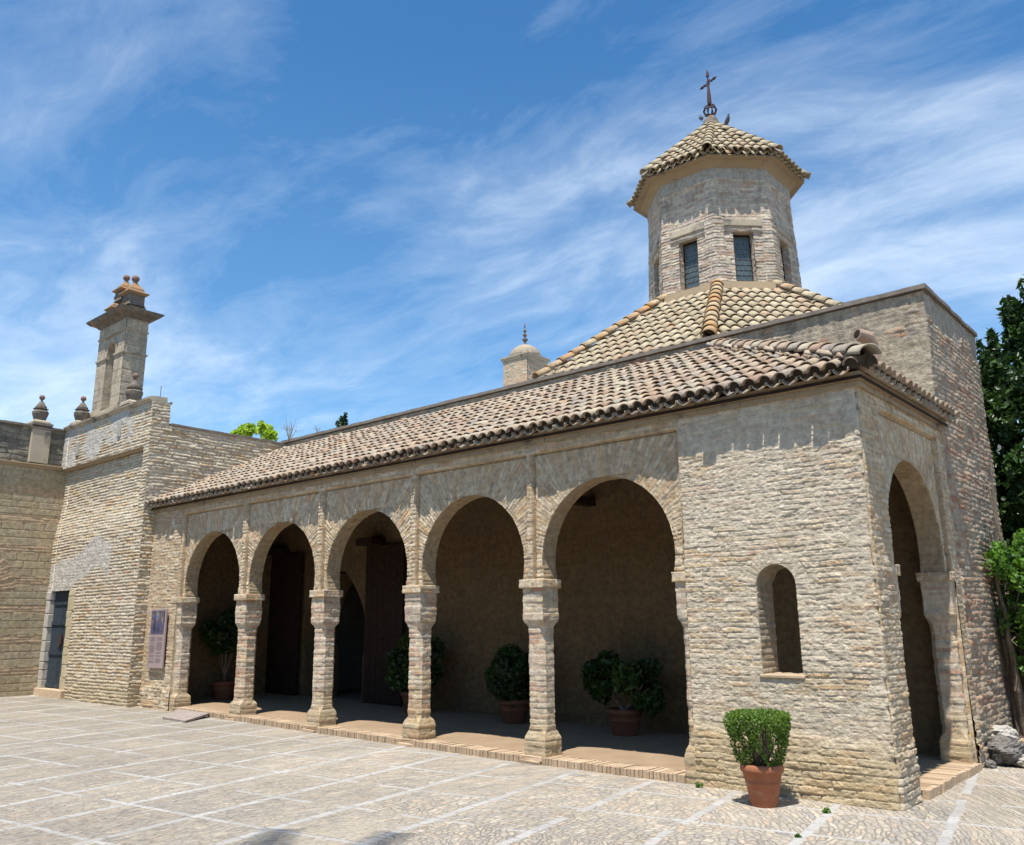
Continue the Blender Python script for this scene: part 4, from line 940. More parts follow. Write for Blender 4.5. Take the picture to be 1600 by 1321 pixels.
# door: frame stones, threshold, leaf
mb = MB()
z = .30
while z < 2.3:
    hgt = random.uniform(.17, .30); mb.box((XG0 + .015, YG - .035, z), (DX0 + random.uniform(-.01, .012), YG + .09, min(z + hgt, 2.32) - .012), .006); z += hgt
mb.build('jamb_stones', M_LEAD, gate, bevel=.012)
mb = MB()
z = .14
while z < 2.3:
    hgt = random.uniform(.12, .34); mb.box((DX1 + random.uniform(-.015, .01), YG - .022, z), (DX1 + random.uniform(.2, .3), YG + .16, min(z + hgt, 2.32) - .006), .008); z += hgt
mb.build('jamb_stones', plain('ochre stone', (.44, .355, .20), (.49, .43, .30), 5), gate, bevel=.012)
MB().box((XG0 + .02, YG - .09, .12), (-18.82, YG + .2, .295), .008).build('threshold', M_STEPB, gate, bevel=.012)
mb = MB(); mb.box((DX0 - .01, YG + 0.065, DZ1 - .005), (DX1 + .01, YG + .30, DZ1 + .04)); mb.box((DX0, YG + .02, DZ1 + .002), (DX1, YG + .30, DZ1 + .03)); mb.build('door_head', M_WOOD, gate)
dr = bpy.data.objects.new('door', None); COL.objects.link(dr); dr.parent = gate; dr.location = Vector((-19.56, YG + 0.070, .3)) - gate.location
for x0_, x1_ in ((DX0, -19.56), (-19.55, DX1)):
    mb = MB(); n_ = 3; wd = (x1_ - x0_) / n_
    for i in range(n_): mb.box((x0_ + i * wd + .003, YG + 0.070, DZ0), (x0_ + (i + 1) * wd - .003, YG + 0.110, DZ1))
    for zz_ in (DZ0 + .02, .98, 1.60, 2.02): mb.box((x0_ + .006, YG + 0.050, zz_), (x1_ - .006, YG + 0.069, zz_ + .07), .001)
    mb.build('leaf', M_DOOR, dr, bevel=.003)
mb = MB(); mb.box((-19.49, YG + 0.020, 1.22), (-19.36, YG + 0.049, 1.40)); mb.tube([(-19.42, YG + 0.015, 1.22), (-19.40, YG + 0.000, 1.12), (-19.38, YG + 0.015, 1.20)], .012, 6); mb.build('lock', M_IRON, dr)
mb = MB(); mb.tube([(-16.2, 7.88, ZG + .02), (-16.19, 7.88, ZG + .36)], .006, 5); mb.build('rod', M_IRON, gate)
# small projecting stones and slots of the parapet
mb = MB()
for x_, z_ in ((-19.45, 5.42), (-17.45, 5.55)):     MB().box((x_ - .07, YG - .035, z_ - .16), (x_ + .07, YG + .05, z_ + .16), .008).build('block', M_PLAIN, gate, bevel=.008)

def urn(name, x, y, z, label, s=1.0, parent=None, ball=M_DSTONE, group='ball topped stone pinnacles on the walls'):
    if parent is None: t = thing(name, label, 'pinnacle', (x, y, z), group)
    else:
        t = bpy.data.objects.new(name, None); COL.objects.link(t); t.parent = parent; t.location = Vector((x, y, z)) - parent_world(parent)
    a = MB(); a.lathe([(.19 * s, 0), (.185 * s, .05 * s), (.15 * s, .085 * s)], (x, y, z), sq=True, rot=PI / 4); a.build('base', M_STONE, t)
    a = MB(); a.lathe([(.115, .08), (.125, .12), (.165, .24), (.172, .29), (.15, .325), (.115, .34)], (x, y, z), 8, rot=PI / 8) if s == 1 else a.lathe([(q * s, w_ * s) for q, w_ in ((.115, .08), (.125, .12), (.165, .24), (.172, .29), (.15, .325), (.115, .34))], (x, y, z), 8, rot=PI / 8)
    a.build('body', M_DSTONE, t)
    a = MB(); a.lathe([(q * s, w_ * s) for q, w_ in ((.12, .338), (.155, .36), (.16, .375), (.12, .385), (.115, .43), (.10, .445), (.085, .47), (.04, .54), (.022, .56), (.022, .58))], (x, y, z), 8, rot=PI / 8); a.build('cap', M_DSTONE, t)
    a = MB(); a.lathe([(.062 * s * math.sin(q), .64 * s - .062 * s * math.cos(q)) for q in np.linspace(.15, PI - .05, 10)], (x, y, z), 14); a.build('ball', ball, t, smooth=True)
    return t
M_BALL = plain('reddish stone ball', (.26, .15, .11), (.17, .12, .10), 12)
urn('pinnacle', -19.85, 7.85, 6.04, 'stone ball pinnacle on the coping left of the bell gable', ball=M_BALL)
urn('pinnacle', -17.28, 7.84, 6.06, 'stone ball pinnacle on the coping in front of the right side of the bell gable', 1.02, ball=M_BALL)
urn('pinnacle', -20.42, 7.17, 6.04, 'stone ball pinnacle on the corner pilaster of the left wing', ball=M_BALL)

# ============================================================ BELL GABLE
bel = thing('bell_gable', 'narrow stone bell gable with an arched slot and lichened pinnacles above the gate wall', 'bell gable', (-19.26, 8.34, 6.0))
BX0, BX1, BY0, BY1, BZ0, BZ1 = -19.93, -18.56, 8.10, 8.60, 6.42, 8.42; BC = -19.22; BR = .20; BS = 7.78
gb = GB()
def brel(u, z):
    c = .30; k = np.floor(z / c); fz = (z / c - k) * c; L_ = .42; mm = np.floor((u + hsh(k, 0 * k, 2)) / L_); fu = ((u + hsh(k, 0 * k, 2)) / L_ - mm) * L_
    j = np.minimum(np.minimum(fz, c - fz), np.minimum(fu, L_ - fu)); p = sst(j, 0, .012)
    lf = u - BC; pan = .025 * ((np.abs(lf) < .33) & (z > 7.70) & (z < 8.16)) * (np.hypot(lf, z - BS) > BR + .07)
    return -.006 * p + pan - .008 * (fbm(u * 9, z * 9, 22) - .5), hsh(mm, k, 4), (1 - p) * .8
def bw(z):
    z = np.asarray(z, float); return np.where(z < BS, BR, np.sqrt(np.clip(BR ** 2 - (z - BS) ** 2, 0, None)))
zb = np.unique(np.concatenate([np.arange(BZ0, BZ1, .02), BS + BR - np.array([.01, .005, .002, 0]), [BZ1]]))
for sg, b_ in ((-1, BX0), (1, BX1)):
    half_bay(gb, lambda u, d, z: np.stack([u, BY0 + d, z], -1), b_, BC, zb, bw, brel, 36, sg, flip=sg > 0)
    half_bay(gb, lambda u, d, z: np.stack([u, BY1 - d, z], -1), b_, BC, zb, bw, brel, 36, sg, flip=sg < 0)
    u, z = np.meshgrid(np.linspace(BY0, BY1, 24), zb); d, t, m = brel(u + 40, z); gb.add(np.stack([b_ - sg * 0 + (-d if sg > 0 else d), u, z], -1), t, m)
L = np.array([(BC - BR, z, 1, 0) for z in np.linspace(BZ0, BS, 30)[:-1]] + [(BC + BR * math.cos(a), BS + BR * math.sin(a), -math.cos(a), -math.sin(a)) for a in np.linspace(PI, 0, 30)] + [(BC + BR, z, -1, 0) for z in np.linspace(BS, BZ0, 30)[1:]])
reveal(gb, lambda u, d, z: np.stack([u, BY0 + d, z], -1), L[:, :2], L[:, 2:], lambda u, z: (0 * u, 0, 0), .5, 3.3, 12, .004, .3)
gb.build('body', M_GSTONE if False else brick_mat('gable stone', [(0, (.38, .32, .235)), (.5, (.46, .39, .29)), (1, (.42, .345, .245))], (.26, .21, .155), None, 0, grime=(.19, .165, .135), grime_amt=.42, fine=.012, grime_thr=(.48, .64)), bel)
mb = MB()
mb.box((BX0 - .06, BY0 - .06, 6.0), (BX1 + .06, BY1 + .06, 6.34), .004); mb.box((BX0 - .03, BY0 - .03, 6.342), (BC - BR - .01, BY1 + .03, 6.425), .003); mb.box((BC + BR + .01, BY0 - .03, 6.342), (BX1 + .03, BY1 + .03, 6.425), .003)
mb.build('plinth', M_STONE, bel, bevel=.01)
mb = MB()
for x0_, x1_ in ((BX0 - .03, BC - BR + .015), (BC + BR - .015, BX1 + .03)): mb.box((x0_, BY0 - .035, 7.60), (x1_, BY1 + .035, 7.635)); mb.box((x0_ + .01, BY0 - .02, 7.575), (x1_ - .01, BY1 + .02, 7.599))
mb.box((BX0 - .025, BY0 - .025, 8.14), (BX1 + .025, BY1 + .025, 8.17)); mb.build('impost_band', M_STONE, bel)
mb = MB(); bx, by = (BX0 + BX1) / 2, (BY0 + BY1) / 2; hx, hy = (BX1 - BX0) / 2, (BY1 - BY0) / 2
pr = [(.0, 8.42), (.03, 8.43), (.05, 8.46), (.12, 8.50), (.18, 8.52), (.24, 8.58), (.25, 8.61), (.10, 8.66), (.0, 8.70)]
v = []; f = []
for o_, z_ in pr: v += [(bx - hx - o_, by - hy - o_, z_), (bx + hx + o_, by - hy - o_, z_), (bx + hx + o_, by + hy + o_, z_), (bx - hx - o_, by + hy + o_, z_)]
for i in range(len(pr) - 1):
    for k in range(4): f.append((i * 4 + k, i * 4 + (k + 1) % 4, i * 4 + 4 + (k + 1) % 4, i * 4 + 4 + k))
f += [(3, 2, 1, 0), tuple(len(v) - 4 + k for k in range(4))]; mb.add(v, f); mb.build('cornice', M_DSTONE, bel)
mb = MB(); mb.box((bx - .42, by - .18, 8.70), (bx + .62, by + .2, 8.78), .005); mb.box((bx - .18, by - .14, 8.78), (bx + .2, by + .16, 9.0), .005, taper=.1); mb.build('attic', M_STONE, bel, bevel=.01)
def small_pin(x, y, z, s):
    t = bpy.data.objects.new('small_pinnacle', None); COL.objects.link(t); t.parent = bel; t.location = Vector((x, y, z)) - parent_world(bel)
    a = MB(); a.lathe([(.17 * s, 0), (.15 * s, .03 * s), (.15 * s, .22 * s)], (x, y, z), sq=True, rot=PI / 4); a.build('block', M_DSTONE, t)
    a = MB(); a.lathe([(.16 * s, .22 * s), (.21 * s, .25 * s), (.21 * s, .27 * s), (.14 * s, .31 * s), (.13 * s, .36 * s), (.07 * s, .44 * s), (.03 * s, .5 * s), (.025 * s, .53 * s)], (x, y, z), sq=True, rot=PI / 4); a.build('cap', M_LICH, t)
    a = MB(); a.lathe([(.075 * s * math.sin(q), .59 * s - .075 * s * math.cos(q)) for q in np.linspace(.15, PI - .05, 9)], (x, y, z), 12); a.build('ball', M_BALL, t, smooth=True)
small_pin(bx + .50, by - .06, 8.76, 1.18); small_pin(bx + .06, by - .08, 8.98, 1.05); small_pin(bx - .50, by - .02, 8.70, .95)

# ============================================================ LEFT WING
XW = -20.25
lw_ = thing('left_wing', 'tan ashlar wing banded with thin brick courses at the left edge', 'building', (XW, 5.5, .12))
BANDS = [.66, 1.30, 1.93, 2.55, 3.22, 3.88, 4.50]
def ash(u, z):
    inb = np.zeros_like(u); 
    for b_ in BANDS: inb = np.maximum(inb, (np.abs(z - b_) < .088) * 1.0)
    h, t, m = brick(u, z, 1200, .0587, .30, .009, .008, .003)
    # ashlar courses between bands
    zb_ = np.array([0] + BANDS + [5.2]); idx = np.clip(np.searchsorted(zb_, z) - 1, 0, len(zb_) - 2); lo = zb_[idx] + .088; hi = zb_[idx + 1] - .088; c = (hi - lo) / 3
    k = np.floor((z - lo) / c); fz = (z - lo) - k * c; kk = idx * 3 + k; L_ = .44; q = (u + hsh(kk, 0 * kk, 5) * .5) / L_; mm = np.floor(q); fu = (q - mm) * L_
    j = np.minimum(np.minimum(fz, c - fz), np.minimum(fu, L_ - fu)); p = sst(j, 0, .010)
    r = np.hypot(u - 6.04, z - 2.31); th = np.arctan2(z - 2.31, u - 6.04); h3, t3, m3 = brick(r, (th + 6) * .8, 1210, .068, .22, .010, .010, .004)
    ring = (r > .53) & (r < .97) & (z > 2.31); hole = ((r < .53) & (z > 2.31)) | ((np.abs(u - 6.04) < .5) & (z <= 2.31))
    rough = .006 * (fbm(u * 10, z * 12, 1203) - .5)
    d = np.where(ring, -.016 * h3, np.where(inb > 0, -.012 * h, -.008 * p)) - rough + hole * .25
    par = sst(z, 5.08, 5.10)
    h4, t4, m4 = brick(u, z, 1220, .12, .4, .02, .02, .03)
    d = d - par * (.02 * h4 + .03 * (fbm(u * 5, z * 6, 1222) - .5)) + par * .03
    return d, np.where(par > .5, t4, np.where(ring, t3, np.where(inb > 0, t, hsh(mm, kk, 8)))), np.where(par > .5, m4, np.where(ring, m3, np.where(inb > 0, m, (1 - p) * .9))), np.where(ring | (inb > 0), .75, 0.0) * (1 - par), par
gb = GB(); u, z = np.meshgrid(np.arange(2.0, YG + .15, .02), np.arange(.02, 5.93, .0125)); z[-1] = 5.93; d, t, m, km, par = ash(u, z)
gb.add(np.stack([XW - d, u, z], -1)[:400], t[:400], m[:400], km[:400], flip=True)
gb.build('ashlar_wall', M_ASH, lw_)
gb = GB(); gb.add(np.stack([XW - d, u, z], -1)[399:], t[399:], m[399:], 0, flip=True); gb.build('parapet', brick_mat('dark parapet masonry', [(0, (.17, .155, .13)), (.5, (.26, .235, .19)), (1, (.33, .29, .22))], (.20, .175, .14), None, 0, grime=(.10, .095, .085), grime_amt=.5, fine=.025), lw_)
mb = MB(); moulding(mb, [(-.05, 5.00), (.03, 5.02), (.05, 5.06), (.09, 5.08), (.09, 5.11), (-.03, 5.13)], (XW, 2, 0), (XW, YG - .02, 0), (1, 0, 0)); mb.build('cornice', M_CORN, lw_)
mb = MB(); cap_run(mb, (XW, 2, 0), (XW, YG + .02, 0), (1, 0, 0), 5.93, .05, .4, .05); mb.build('cap', M_CAP, lw_, bevel=.006)
mb = MB(); mb.box((XW - .05, 6.96, 5.13), (XW + .09, 7.36, 5.90), .006); mb.build('pilaster', M_STONE, lw_, bevel=.01)
mb = MB(); mb.box((XW - .1, 6.93, 5.90), (XW + .11, 7.39, 5.928)); mb.box((XW - .25, 6.95, 5.985), (XW + .10, 7.38, 6.04)); mb.build('pilaster_cap', M_CAP, lw_)
mb = MB(); quad(mb, (XW - .3, 2, 0), (XW - .3, 8, 0), (XW - .3, 8, 5.9), (XW - .3, 2, 5.9)); mb.build('rear_face', M_PLAIN, lw_)

# ============================================================ MINARET far behind
mx, my, ms = -23.27, 28.0, 1.43; mcx, mcy = mx - ms / 2, my + ms / 2
mi = thing('minaret', 'slim square brick tower with a low dome and beaded finial behind the roof', 'tower', (mcx, mcy, 0))
gb = GB()
for ax in range(4):
    u, z = np.meshgrid(np.linspace(-ms / 2, ms / 2, 40), np.arange(8.5, 13.2, .028)); h, t, m = brick(u + ax * ms, z, 1301, .085, .34, .020, .006, .004)
    o_ = ms / 2 + .02 * h; a = ax * PI / 2; ca, sa = math.cos(a), math.sin(a); gb.add(np.stack([mcx + u * ca + o_ * sa, mcy + u * sa - o_ * ca, z], -1), t, m)
gb.build('shaft', M_MIN, mi)
mb = MB(); mb.box((mcx - ms / 2, mcy - ms / 2, 0), (mcx + ms / 2, mcy + ms / 2, 8.5)); mb.build('base', M_PLAIN, mi)
mb = MB(); mb.lathe([(ms / 2 + .02, 13.12), (ms / 2 + .06, 13.16), (ms / 2 + .10, 13.26), (ms / 2 + .10, 13.31), (ms / 2 - .1, 13.38)], (mcx, mcy, 0), sq=True, rot=PI / 4); mb.build('cornice', M_STONE, mi)
mb = MB(); mb.lathe([(.74, 13.32), (.76, 13.42), (.74, 13.43), (.72, 13.54), (.69, 13.55), (.65, 13.66), (.60, 13.67), (.52, 13.78), (.47, 13.79), (.36, 13.88), (.30, 13.89), (.16, 13.96), (.10, 13.97)], (mcx, mcy, 0), 16, tone=.03); mb.build('dome', M_MIN, mi)
mb = MB(); mb.lathe([(.10, 13.95), (.09, 14.04), (.04, 14.06), (.05, 14.12), (.13, 14.20), (.14, 14.26), (.05, 14.30), (.03, 14.36), (.09, 14.42), (.11, 14.48), (.04, 14.52), (.03, 14.60), (.08, 14.64), (.085, 14.69), (.03, 14.72), (.022, 14.82), (.04, 14.84), (.02, 14.9), (.04, 15.0), (.0, 15.04)], (mcx, mcy, 0), 12, cap=False); mb.build('finial', M_DSTONE, mi, smooth=True)

# ============================================================ PLANTS
def leaf_mesh(name, pts, size, mat, parent, tones=None, up=.3, aspect=1.7, fold=True):
    """pts (n,3): one folded leaf of 2 quads at each point"""
    pts = np.asarray(pts); n = len(pts)
    a = RNG.normal(size=(n, 3)); a[:, 2] += up; a /= np.linalg.norm(a, axis=1)[:, None]
    b_ = np.cross(a, RNG.normal(size=(n, 3))); b_ /= np.linalg.norm(b_, axis=1)[:, None]; c = np.cross(a, b_)
    s = size * RNG.uniform(.6, 1.25, n)[:, None]
    base = pts - b_ * s * .5 * aspect; tip = pts + b_ * s * .5 * aspect; l = pts + c * s * .5 + a * s * .12; r = pts - c * s * .5 + a * s * .12
    V = np.stack([base, l, tip, r], 1).reshape(-1, 3); i = np.arange(n)[:, None] * 4
    F = np.concatenate([i + [[0, 1, 2]], i + [[0, 2, 3]]])
    t = RNG.uniform(0, 1, n) if tones is None else tones
    return mesh_obj(name, V, F, mat, parent, {'tone': np.repeat(t, 4)})
def clump_pts(c, r, n, clumps=14, cr=.35, squash=1.0, shell=.55):
    """irregular crown: leaves gathered in clumps whose centres fill an ellipsoid"""
    c = np.array(c, float); r = np.array(r, float) * np.ones(3)
    d = RNG.normal(size=(clumps, 3)); d /= np.linalg.norm(d, axis=1)[:, None]; q = d * (RNG.uniform(shell, 1, clumps) ** .5)[:, None] * (1 - cr * .6)
    k = RNG.integers(0, clumps, n); e = RNG.normal(size=(n, 3)); e /= np.linalg.norm(e, axis=1)[:, None]; e *= (RNG.uniform(.25, 1, n) ** .45)[:, None]
    rr = RNG.uniform(.6, 1.15, clumps)[k][:, None]
    return c + (q[k] + e * cr * rr) * r, RNG.uniform(0, 1, clumps)[k] * .6 + RNG.uniform(0, .4, n)
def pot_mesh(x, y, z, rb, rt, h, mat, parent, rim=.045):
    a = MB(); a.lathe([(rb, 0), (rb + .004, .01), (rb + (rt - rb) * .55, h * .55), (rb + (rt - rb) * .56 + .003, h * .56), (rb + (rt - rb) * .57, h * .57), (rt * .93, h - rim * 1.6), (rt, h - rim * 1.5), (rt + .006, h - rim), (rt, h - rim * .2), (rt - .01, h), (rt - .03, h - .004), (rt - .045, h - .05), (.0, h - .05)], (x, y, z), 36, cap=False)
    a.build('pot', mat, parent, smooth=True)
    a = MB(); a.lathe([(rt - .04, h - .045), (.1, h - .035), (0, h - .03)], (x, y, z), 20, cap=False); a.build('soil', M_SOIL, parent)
# clipped box in its pot
bx_, by_ = -3.575, 7.44
cb_ = thing('potted_shrub', 'clipped bright green box bush in a terracotta pot by the end wall', 'potted plant', (bx_, by_, 0), 'potted shrubs of the porch')
pot_mesh(bx_, by_, 0, .108, .182, .35, M_TERRA, cb_)
stm = MB()
for i in range(90):
    a = random.uniform(0, 2 * PI); r0 = random.uniform(0, .06); r1 = random.uniform(.05, .23); a2 = a + random.uniform(-.3, .3); zt = random.uniform(.52, .74)
    stm.tube([(bx_ + r0 * math.cos(a), by_ + r0 * math.sin(a), .30), (bx_ + (r0 + r1) * .45 * math.cos(a), by_ + (r0 + r1) * .45 * math.sin(a), .42), (bx_ + r1 * math.cos(a2), by_ + r1 * math.sin(a2), zt)], [.006, .004, .002], 4)
stm.build('stems', M_BARK, cb_)
n = 13000; th = RNG.uniform(0, 2 * PI, n); zz = RNG.uniform(0, 1, n) ** .8
zt = .335 + zz * (.435 + .015 * np.sin(th * 3)); rm = (.165 + .105 * zz ** .8) * (1 + .05 * np.sin(th * 5 + 1) + .03 * np.sin(th * 9)); rm = rm * (np.abs(np.cos(th)) ** 5 + np.abs(np.sin(th)) ** 5) ** -.12
edge = sst(zz, .86, 1.0); rr = rm * np.where(RNG.uniform(0, 1, n) < .35 * (zz > .8), np.sqrt(RNG.uniform(0, 1, n)), RNG.uniform(.80, 1.03, n)) * (1 - .10 * edge)
topm = RNG.uniform(0, 1, n) < .26; rr = np.where(topm, rm * np.sqrt(RNG.uniform(0, 1, n)), rr); zt = np.where(topm, .765 + RNG.normal(0, .012, n) - .02 * (rr / .3) ** 4, zt)
keep = vn(th * 4.5, zz * 5, 77) > (.47 * (1 - sst(zz, .30, .80)) * (~topm) + .10)
P_ = np.stack([bx_ + rr * np.cos(th), by_ + rr * np.sin(th), zt], -1)[keep]
leaf_mesh('foliage', P_, .017, M_BOX, cb_, np.clip(RNG.uniform(0, .7, len(P_)) + .3 * zz[keep], 0, 1), .2, 1.5)
# shade shrubs inside the porch
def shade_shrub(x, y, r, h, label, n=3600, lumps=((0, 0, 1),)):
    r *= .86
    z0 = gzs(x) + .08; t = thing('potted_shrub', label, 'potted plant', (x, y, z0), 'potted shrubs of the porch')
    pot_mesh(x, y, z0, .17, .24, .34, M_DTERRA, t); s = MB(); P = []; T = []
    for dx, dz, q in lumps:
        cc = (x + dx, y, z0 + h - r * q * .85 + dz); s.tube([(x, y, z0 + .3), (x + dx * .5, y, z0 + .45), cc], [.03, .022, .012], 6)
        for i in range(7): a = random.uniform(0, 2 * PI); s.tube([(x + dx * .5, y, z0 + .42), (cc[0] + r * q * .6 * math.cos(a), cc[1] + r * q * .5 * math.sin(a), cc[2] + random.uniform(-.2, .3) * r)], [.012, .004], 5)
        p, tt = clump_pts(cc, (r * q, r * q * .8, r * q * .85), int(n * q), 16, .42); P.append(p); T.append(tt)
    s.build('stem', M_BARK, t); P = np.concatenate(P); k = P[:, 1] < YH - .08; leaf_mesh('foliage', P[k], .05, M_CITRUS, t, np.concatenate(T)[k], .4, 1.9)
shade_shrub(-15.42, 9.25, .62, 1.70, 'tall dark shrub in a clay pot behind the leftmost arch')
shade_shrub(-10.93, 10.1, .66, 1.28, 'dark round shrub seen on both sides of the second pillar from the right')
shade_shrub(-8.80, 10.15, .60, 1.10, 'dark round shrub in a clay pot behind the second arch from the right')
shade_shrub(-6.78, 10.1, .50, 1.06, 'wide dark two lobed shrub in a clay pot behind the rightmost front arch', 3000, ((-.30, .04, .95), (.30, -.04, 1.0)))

# laurel and vine at the right edge
def branchy(mb, base, tip, r, n=5, wob=.12):
    pts = [Vector(base).lerp(Vector(tip), i / n) + Vector((random.uniform(-wob, wob), random.uniform(-wob, wob), 0)) * (0 < i < n) for i in range(n + 1)]
    mb.tube(pts, [r * (1 - .75 * i / n) for i in range(n + 1)], 8)
la = thing('laurel_tree', 'tall dark green laurel rising beyond the end of the hall', 'tree', (-1.7, 14.6, 0))
mb = MB()
for i in range(9): branchy(mb, (-1.7 + random.uniform(-.3, .3), 14.6 + random.uniform(-.3, .3), 0), (-1.75 + random.uniform(-.9, .9), 14.6 + random.uniform(-.7, .7), random.uniform(4.5, 6)), .06)
mb.build('trunk', M_BARK, la)
P = []; T = []
for (cx_, cy_, cz_, rx, rz, nn) in ((-2.75, 14.35, 3.9, .5, .9, 5000), (-2.8, 14.4, 2.4, .5, 1.1, 5000), (-2.6, 14.3, 4.9, .4, .7, 2500), (-1.75, 14.5, 4.9, 1.05, 1.0, 5200), (-2.0, 14.2, 3.6, .85, .9, 3800), (-1.3, 14.5, 5.7, .7, .7, 2600), (-2.15, 14.35, 5.75, .28, .75, 900), (-2.52, 14.2, 5.3, .22, .62, 520), (-2.68, 14.2, 5.15, .16, .6, 300), (-1.9, 14.4, 6.0, .35, .75, 900), (-1.5, 14.4, 2.4, .9, .8, 2400), (-1.7, 14.9, 1.4, 1.0, 1.0, 2000)):
    p, t = clump_pts((cx_, cy_, cz_), (rx, rx, rz), int(nn * 1.7), 26, .33, shell=.3); P.append(p); T.append(t)
leaf_mesh('crown', np.concatenate(P), .062, M_LAUREL, la, np.concatenate(T), .3, 2.2)
vi = thing('climbing_vine', 'bright green climbing vine on a twisted stem against the hall side', 'vine', (-2.42, 12.2, .2))
mb = MB()
for i, (a, b_) in enumerate((((-2.50, 12.30, .1), (-2.48, 12.05, 2.6)), ((-2.42, 12.25, .1), (-2.46, 11.95, 2.2)), ((-2.36, 12.4, .1), (-2.42, 12.5, 2.5)), ((-2.46, 12.45, .1), (-2.50, 12.7, 3.6)), ((-2.44, 12.35, .1), (-2.47, 12.25, 3.2)))): branchy(mb, a, b_, .055 if i < 3 else .035, 7, .035)
for i in range(14): branchy(mb, (-2.45, 12.2 + random.uniform(-.2, .3), random.uniform(1.0, 2.4)), (-2.2 + random.uniform(-.2, .5), 12.3 + random.uniform(-.6, .6), random.uniform(1.2, 2.9)), .012, 4, .05)
mb.build('stem', M_BARK, vi)
P = []; T = []
for (cx_, cy_, cz_, rx, ry, rz, nn) in ((-2.15, 12.3, 2.05, .42, .62, .58, 1500), (-2.2, 12.2, 1.45, .36, .5, .5, 1000), (-1.8, 12.5, 1.6, .5, .6, .8, 1300), (-2.35, 11.95, 2.25, .22, .35, .28, 420), (-2.2, 12.2, .95, .25, .3, .25, 200)):
    p, t = clump_pts((cx_, cy_, cz_), (rx, ry, rz), int(nn * 1.6), 20, .38, shell=.2); P.append(p); T.append(t)
P = np.concatenate(P); T = np.concatenate(T); k = P[:, 0] > XR + .05; leaf_mesh('foliage', P[k], .055, M_VINE, vi, T[k], .7, 1.3)
# dark cypress and lime tufts over the walls
def small_tree(name, label, cat, x, y, h, blobs, size, mat):
    t = thing(name, label, cat, (x, y, 0)); mb = MB(); P = []; T = []
    mb.tube([(x, y, 0), (x, y, h * .5), (x + .05, y, h * .92)], [.16, .1, .03], 8)
    for b_ in blobs:
        mb.tube([(x, y, h * .72), tuple(b_[0])], [.06, .015], 6); p, tt = clump_pts(b_[0], b_[1], b_[2], b_[3] if len(b_) > 3 else 10, .45, shell=.2); P.append(p); T.append(tt)
    mb.build('trunk', M_BARK, t); leaf_mesh('crown', np.concatenate(P), size, mat, t, np.concatenate(T), .5, 1.6)
small_tree('lime_tree', 'left yellow green tree top over the gate side wall', 'tree', -39.3, 24, 11.4, [((-39.4, 24, 11.2), (1.05, .8, .62), 900), ((-39.0, 24, 11.5), (.45, .4, .4), 300), ((-40.0, 24, 11.1), (.5, .4, .3), 200)], .17, M_LIME)
small_tree('lime_tree', 'right narrow yellow green tree top over the gate side wall', 'tree', -37.45, 24, 11.4, [((-37.5, 24, 11.3), (.5, .5, .7), 520), ((-37.2, 24, 10.9), (.5, .4, .4), 250)], .17, M_LIME)
small_tree('cypress_tree', 'tiny dark cypress tip over the roof line', 'tree', -38.9, 30, 13.4, [((-39.0, 30, 12.6), (.5, .5, .6), 500), ((-38.95, 30, 13.1), (.25, .25, .5), 200), ((-38.9, 30, 12), (.6, .6, .6), 300)], .13, M_CYP)
# dry weeds on top of the walls and sprouts in the paving
def dry_weed(x, y, z, s, n, mat, label, name='dry_weed', cat='weed', group=None):
    mb = MB()
    for i in range(n):
        a = random.uniform(0, 2 * PI); q = random.uniform(.2, .6) * s; tip = (x + q * math.cos(a), y + q * math.sin(a), z + s * random.uniform(.5, 1)); mid = (x + q * .4 * math.cos(a), y + q * .4 * math.sin(a), z + s * .45)
        mb.tube([(x, y, z), mid, tip], [.006 * s / .4, .004 * s / .4, .002], 4)
        for k in range(2): mb.tube([mid, (mid[0] + random.uniform(-.2, .2) * s, mid[1] + random.uniform(-.2, .2) * s, mid[2] + random.uniform(.1, .4) * s)], [.003 * s / .4, .0015], 4)
    tag(mb.build(name, mat), label, cat, group)
M_DRY = plain('dry stalks', (.20, .16, .11), (.30, .25, .17), 10)
dry_weed(-15.75, YH - .05, 5.50, .55, 9, M_DRY, 'leafless dry weed in the corner where roof and gate wall meet')
dry_weed(-14.9, YH + .1, 5.55, .22, 7, M_DRY, 'low tuft of dry grass on the hall wall top')
dry_weed(-8.55, 11.0, 5.56, .36, 7, M_DRY, 'dry stalks standing beside the lowest dome roof tiles')
def sprout(x, y, s, label):
    p, t = clump_pts((x, y, s * .45), (s, s, s * .5), 90, 8, .5, shell=.1); p[:, 2] = np.abs(p[:, 2] - .0) ; o = leaf_mesh('weed_sprout', p, s * .35, M_VINE, None, t, .8, 1.8); tag(o, label, 'weed')
sprout(-3.05, 7.48, .042, 'small green weed sprouting from the cobbles right of the terracotta pot')
sprout(-2.90, 6.56, .030, 'tiny green weed in the cobbles nearest the bottom edge')
sprout(-4.44, 7.84, .045, 'little weed at the foot of the wall seam by the last arch')

